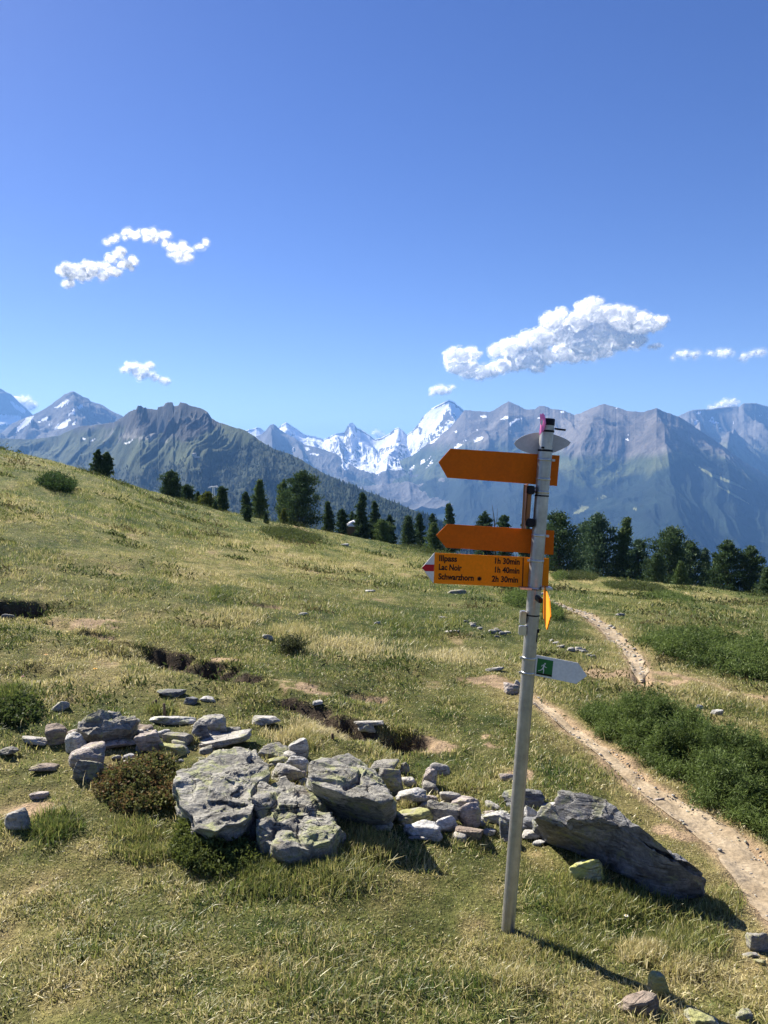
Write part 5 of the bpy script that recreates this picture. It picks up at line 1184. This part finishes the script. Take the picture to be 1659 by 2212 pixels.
# ------------------------------------------------------------------ grass
GR = np.array([(.060, .105, .020), (.140, .175, .040), (.265, .265, .080), (.45, .385, .17), (.60, .53, .31)])
def gcol(t_, rg):
    k = np.clip(t_, 0, .999) * 4; i = k.astype(int); f = (k - i)[:, None]; return (GR[i] * (1 - f) + GR[i + 1] * f) * rg.uniform(.6, 1.4, (len(t_), 1))
def blades(x, y, h, w, tcol, rg, bend=.7, seg5=True, tint=None):
    n = len(x); z = H(x, y) - .004; a = rg.uniform(0, 2 * np.pi, n); ld = a + rg.normal(0, .9, n) + np.pi / 2
    sx, sy = np.cos(a) * w * .5, np.sin(a) * w * .5; bx, by = np.cos(ld), np.sin(ld); b = np.abs(rg.normal(0, bend, n)) * h; b = np.minimum(b, h * 1.9); up = h * np.sqrt(np.clip(1 - .33 * (b / h) ** 2, .10, 1))
    c = gcol(tcol, rg) if tint is None else tint
    B = np.stack([x, y, z], 1)
    if seg5:
        V = np.empty((n, 5, 3)); S = np.stack([sx, sy, 0 * sx], 1); M = B + np.stack([bx * b * .32, by * b * .32, up * .58], 1); T = B + np.stack([bx * b, by * b, up], 1)
        V[:, 0] = B - S; V[:, 1] = B + S; V[:, 2] = M + S * .8; V[:, 3] = M - S * .8; V[:, 4] = T; k = np.arange(n)[:, None] * 5
        return V.reshape(-1, 3), [k + np.array([[0, 1, 2, 3]]), k + np.array([[3, 2, 4]])], np.repeat(c, 5, 0)
    V = np.empty((n, 3, 3)); S = np.stack([sx, sy, 0 * sx], 1); V[:, 0] = B - S; V[:, 1] = B + S; V[:, 2] = B + np.stack([bx * b, by * b, up], 1)
    return V.reshape(-1, 3), [np.arange(3 * n).reshape(n, 3)], np.repeat(c, 3, 0)
def free(x, y, s=1.0):
    ok = np.ones(len(x), bool)
    for a, b, rx, ry in FOOT: ok &= ((x - a) / (rx * s)) ** 2 + ((y - b) / (ry * s)) ** 2 > 1
    return ok
def turf(name, y0, y1, n, hlo, hhi, w, seg5, seed, bend):
    rg = np.random.default_rng(seed); y = np.sqrt(rg.uniform(0, 1, int(n * 1.0)) * (y1 ** 2 - y0 ** 2) + y0 ** 2); x = rg.uniform(-1, 1, len(y)) * (.53 * y + .7)
    d, bare, lush, n2 = fields(x, y); p = np.clip(1.05 - .93 * bare, .04, 1) * (.62 + .38 * ss(-.3, .3, fbm2(x * 2.2, y * 2.2, 3, 91))); k = rg.uniform(0, 1, len(x)) < p
    if y0 < 12: k &= free(x, y, .97)
    x, y, d, lush, bare = x[k], y[k], d[k], lush[k], bare[k]
    tuft = ss(-.1, .5, fbm2(x * 1.7 / (1 + .04 * y) + 31, y * 1.7 / (1 + .05 * y), 3, 95)); h = (hlo + (hhi - hlo) * rg.uniform(0, 1, len(x)) ** 1.6) * (.55 + .35 * lush + .55 * tuft + 1.0 * ss(-.2, .45, fbm2(x * 7 / (1 + .12 * y), y * 7 / (1 + .12 * y), 3, 97))) * (1 - .5 * bare)
    tc = np.clip(d * .72 + rg.normal(0, .22, len(x)) + .05, 0, 1); st = rg.uniform(0, 1, len(x)) < .12; tc[st] = rg.uniform(.7, 1, st.sum())
    V, Fc, c = blades(x, y, h, w * rg.uniform(.6, 1.3, len(x)), tc, rg, bend, seg5); return tag(mesh_np(name, V, Fc, M_GRASS, col=c), kind='stuff')
turf('grass', 1.7, 4.2, 300000, .008, .027, .0046, True, 1, 1.5)
turf('grass', 4.2, 8.5, 300000, .012, .036, .0058, True, 2, 1.2)
turf('grass', 8.5, 18, 280000, .018, .050, .0085, False, 3, .9)
turf('grass', 18, 40, 230000, .03, .09, .016, False, 4, .55)
turf('grass', 40, 112, 260000, .05, .13, .034, False, 5, .5)
# taller tufts: (px, py, half width px, half height px, blades, length m, dryness)
TUF = [(700,1905,140,50,4000,.14,.3),(800,1840,70,36,2400,.15,.4),(560,1900,110,50,6000,.11,.2),(290,1800,60,40,2600,.10,.3),(340,1640,30,16,1000,.11,.5),(345,1535,40,16,900,.14,.25),(410,1600,30,14,700,.11,.45),(880,1735,26,22,900,.12,.5),(1040,1760,26,18,800,.09,.4),
 (1330,1965,130,50,3500,.11,.25),(1480,2040,90,50,4000,.12,.3),(1260,1910,60,40,2500,.11,.3),(1240,2040,80,50,3000,.08,.3),(1110,2045,60,30,2000,.08,.5),(1480,2090,60,30,2000,.10,.62),(1400,2060,60,30,2500,.11,.66),(1120,2120,70,40,2600,.09,.55),(690,1570,70,26,2600,.13,.75),(620,1590,50,20,1500,.12,.7),(660,1600,40,20,1500,.12,.45),(880,1580,40,12,900,.10,.3),
 (960,1345,60,14,1600,.18,.25),(870,1350,36,12,1200,.2,.15),(470,1288,26,14,900,.26,.12),(760,1400,120,30,3500,.16,.72),(980,1420,90,26,2600,.15,.75),(640,1370,70,22,2200,.18,.55),(520,1340,60,18,1600,.18,.6),(1230,1960,60,40,2000,.11,.25),(1560,1960,50,40,1500,.10,.4),(115,1790,60,36,2600,.12,.12),(30,1500,60,20,1500,.12,.1),(470,1870,60,40,2200,.10,.3),(1000,1690,60,30,1800,.09,.4),(330,1845,60,30,1800,.09,.3)]
rg = np.random.default_rng(55); XX = []; YY = []; HH = []; TT = []; WW = []
for a, b, w, h, n, L, dr in TUF:
    px = a + rg.normal(0, .5, n) * w; py = b + rg.normal(0, .5, n) * h
    nc = max(n // 60, 3); ci = rg.integers(0, nc, n); px = px * .35 + (a + rg.normal(0, .55, nc) * w)[ci] * .65; py = py * .35 + (b + rg.normal(0, .55, nc) * h)[ci] * .65
    x, y = gb(px, py); x = x + rg.normal(0, .02, n); XX.append(x); YY.append(y); HH.append(L * .5 * rg.uniform(.35, 1.15, n)); TT.append(np.clip(dr + .12 + rg.normal(0, .16, n), 0, 1)); WW.append(np.full(n, .0032) * (1 + .10 * y))
XX, YY, HH, TT, WW = map(np.concatenate, (XX, YY, HH, TT, WW)); k = free(XX, YY, .95); XX, YY, HH, TT, WW = XX[k], YY[k], HH[k], TT[k], WW[k]
V, Fc, c = blades(XX, YY, HH, WW, TT, rg, .95); tag(mesh_np('long_grass', V, Fc, M_GRASS, col=c), kind='stuff')
# small dark heath tufts dotted over the meadow
rg = np.random.default_rng(81); n = 620; y = np.exp(rg.uniform(math.log(5.5), math.log(75), n)); x = rg.uniform(-1, 1, n) * (.52 * y + 1); k = (pathdist(x, y) > .25) & free(x, y, 1.3) & (rg.uniform(0, 1, n) < .35 + .9 * fbm2(x / (1 + .1 * y) * 2, y / (1 + .1 * y) * 2, 3, 7)); x, y = x[k], y[k]
cen = []; sz = []; cc = []; dr_ = []
for a, b in zip(x, y):
    s = rg.uniform(.05, .16) * (1 + .09 * b); m_ = 90; q = rg.normal(0, 1, (m_, 2)) * s * np.array([1.3, .7]); r_ = np.hypot(q[:, 0] / 1.3, q[:, 1] / .7) / s
    zz = H(a + q[:, 0], b + q[:, 1]) + np.abs(rg.normal(0, .35, m_)) * s * np.clip(1.2 - .5 * r_, .1, 1); cen.append(np.stack([a + q[:, 0], b + q[:, 1], zz], 1)); sz.append(np.full(m_, (.016 + .0045 * b)) * rg.uniform(.6, 1.4, m_))
    d_ = rg.normal(0, .6, (m_, 3)); d_[:, 2] += .9; dr_.append(d_); c0 = np.array([(.045, .062, .018), (.075, .085, .024), (.095, .085, .035), (.055, .075, .02)])[rg.integers(0, 4)]; cc.append(c0 * rg.uniform(.7, 1.5, (m_, 1)))
V, Fq = leaf_quads(np.concatenate(cen), np.concatenate(sz), rg, .28, 0, np.concatenate(dr_)); tag(mesh_np('heath', V, Fq, M_LEAF, col=np.repeat(np.concatenate(cc), 4, 0)), kind='stuff')
# seed stalks
n = 420; px = rg.uniform(-40, 1700, n); py = 1300 + rg.uniform(0, 1, n) ** .8 * 900; x, y = gb(px, py); k = free(x, y, 1) & (pathdist(x, y) > .03); x, y = x[k], y[k]
V, Fc, c = blades(x, y, rg.uniform(.04, .13, len(x)), np.full(len(x), .0016) * (1 + .12 * y), rg.uniform(.6, 1, len(x)), rg, .8); tag(mesh_np('dry_stalks', V, Fc, M_GRASS, col=c), kind='stuff')

# ------------------------------------------------------------------ small things
def flower(px, py, h, r, colr, ctr, label, petals=9):
    p = gpt(px, py + h * F / 4.2); root = empty('wild_flower', p, label, 'flower'); V, Fq = tubes([([(0, 0, 0), (.004, 0, h * .5), (0, 0, h)], [.0016, .0014, .0012])])
    t = NT('stem_green'); t.bsdf((.06, .11, .03), .8); mesh_np('stem', V, Fq, t.m, parent=root)
    V = [[0, 0, h]]; Fq = []
    for k in range(petals):
        a = 2 * math.pi * k / petals; b = math.pi / petals * .8; i = len(V)
        V += [[r * .6 * math.cos(a - b), r * .6 * math.sin(a - b) - .0, h + .3 * r], [r * math.cos(a), r * math.sin(a), h + .2 * r], [r * .6 * math.cos(a + b), r * .6 * math.sin(a + b), h + .3 * r]]; Fq.append([0, i, i + 1, i + 2])
    t = NT('petals'); t.bsdf(colr, .6); mesh_np('petals', V, np.array(Fq), t.m, parent=root)
    t = NT('flower_eye'); t.bsdf(ctr, .6); v, f = ico(2); mesh_np('flower_eye', v * r * .35 + np.array([0, 0, h + r * .25]), f, t.m, smooth=True, parent=root)
flower(668,1838,.05,.014,(.06,.02,.40),(.05,.02,.2),'violet flower in the grass at the foot of the split boulder')
flower(1297,1896,.03,.008,(.05,.02,.40),(.05,.02,.2),'tiny violet flower under the lichen-covered squat stone')
flower(1352,1982,.04,.011,(.75,.75,.70),(.6,.4,.05),'white daisy in the shaded grass below the long boulder')
flower(206,1438,.05,.020,(.85,.45,.02),(.7,.3,.02),'yellow flower alone in the left meadow above the stones')
flower(100,1407,.05,.018,(.85,.50,.20),(.7,.3,.02),'pale orange flower further left in the meadow')
flower(50,1455,.05,.012,(.55,.2,.28),(.4,.1,.15),'pink flower among the leafy plants at the left edge')
M_STAKE = bark('old_wood', (.05, .035, .025), (.15, .11, .08))
for a, b, h, lab in [(330,1530,14,'shortest of the three old wooden pegs behind the whitish slab'),(337,1530,18,'middle old wooden peg behind the whitish slab'),(355,1550,30,'tallest old wooden peg standing before a green grass clump'),(718,1597,12,'left peg of a pair behind the rounded boulder'),(730,1596,18,'right peg of a pair behind the rounded boulder')]:
    p = gpt(a, b); L = h / F * p[1] * 1.05; V, Fq = tubes([([(0, 0, -.02), (.002, .002, L * .5), (0, .0, L)], [.010, .010, .009])]); k = len(V); V = np.vstack([V, [[0, 0, L]]]); cap = np.array([[k - 7 + i, k - 7 + (i + 1) % 7, k] for i in range(7)])
    o = mesh_np('wooden_peg', V, [Fq, cap], M_STAKE, smooth=False); o.location = p; tag(o, lab, 'peg', 'old wooden pegs')
# chairlift mast among the trees
t = NT('pale_steel'); t.bsdf((.62, .65, .70), .5, .3); M_PALE = t.m
u, m = ray(461, 1050); Ym = 210.0; zt = CAMZ + float(m) * Ym; ls = empty('chairlift_mast', (float(u) * Ym, Ym, zt - 5.6), 'pale T-shaped chairlift mast poking out behind the yellowish larch', 'lift mast')
V, Fq = tubes([([(-.7, 0, 0), (-.35, 0, 4.5), (-.2, 0, 8.6)], [.22, .2, .18]), ([(.7, 0, 0), (.6, 0, 4.5), (.3, 0, 8.6)], [.2, .18, .16])]); mesh_np('mast', V, Fq, M_PALE, parent=ls)
V, Fq = tubes([([(-1.8, 0, 8.55), (0, 0, 8.75), (1.8, 0, 9.0)], [.2, .24, .2])]); mesh_np('crossarm', V, Fq, M_PALE, parent=ls)
for sx in (-1.6, 1.6): slab_box('wheel_train', (sx, 0, 8.4 + .07 * sx), (.5, .9, .14), M_PALE, ls)
# small roof among the trees
u, m = ray(757, 1128); Yr_ = 100.0; xr = float(u) * Yr_; zr_ = CAMZ + float(m) * Yr_; hut = empty('hut', (xr, Yr_, zr_ - 1.4), 'tiny hut with a white gabled roof half hidden among the ridge trees', 'hut')
t = NT('old_timber'); t.bsdf((.10, .07, .05), .9); slab_box('wall', (0, 0, .45), (.75, .9, .62), t.m, hut)
t = NT('white_roof'); t.bsdf((.72, .73, .75), .5); V = np.array([[-.95, -1.1, 1.0], [.95, -1.1, 1.0], [.35, -1.1, 1.6], [-.95, 1.1, 1.0], [.95, 1.1, 1.0], [.35, 1.1, 1.6], [-.95, -1.1, .92], [.95, -1.1, .92], [-.95, 1.1, .92], [.95, 1.1, .92]])
o = mesh_np('roof', V, [np.array([[0, 1, 2], [4, 3, 5]]), np.array([[0, 2, 5, 3], [2, 1, 4, 5], [6, 7, 1, 0], [7, 9, 4, 1], [9, 8, 3, 4], [8, 6, 0, 3], [8, 9, 7, 6]])], t.m, parent=hut)
# hotel on the far shoulder
X, Y, Z, PX, PY, sl = LM; d_ = np.hypot(PX - 420, PY - 987); d_[Y > 4200] = 1e9; i_ = np.unravel_index(np.argmin(d_), d_.shape); hp = np.array([X[i_], Y[i_], Z[i_] - 3])
HS = .7
ho = empty('mountain_hotel', hp, 'pale stone hotel standing alone on the far shoulder below the crag', 'hotel')
t = NT('pale_render'); t.bsdf((.52, .50, .47), .9); wall = slab_box('wall', (0, 0, 9), (11, 7, 10), t.m, ho)
t = NT('slate_roof'); t.bsdf((.24, .235, .24), .8); V = np.array([[-12, -8, 19], [12, -8, 19], [12, 8, 19], [-12, 8, 19], [-7, 0, 25], [7, 0, 25]]); mesh_np('roof', V, [np.array([[0, 1, 5, 4], [2, 3, 4, 5], [3, 2, 1, 0]]), np.array([[1, 2, 5], [3, 0, 4]])], t.m, parent=ho)
t = NT('low_annex'); t.bsdf((.45, .43, .41), .9); slab_box('annex', (20, 0, 3), (9, 6, 5), t.m, ho)
t = NT('dark_panes'); t.bsdf((.06, .065, .08), .3)
for r_ in range(3):
    for c_ in range(4): slab_box('window', (-7.5 + c_ * 5, -7.02, 5 + r_ * 5), (.9, .12, 1.2), t.m, ho)
ho.scale = (.7, .7, .7); ls.scale = (.62, .62, .62)
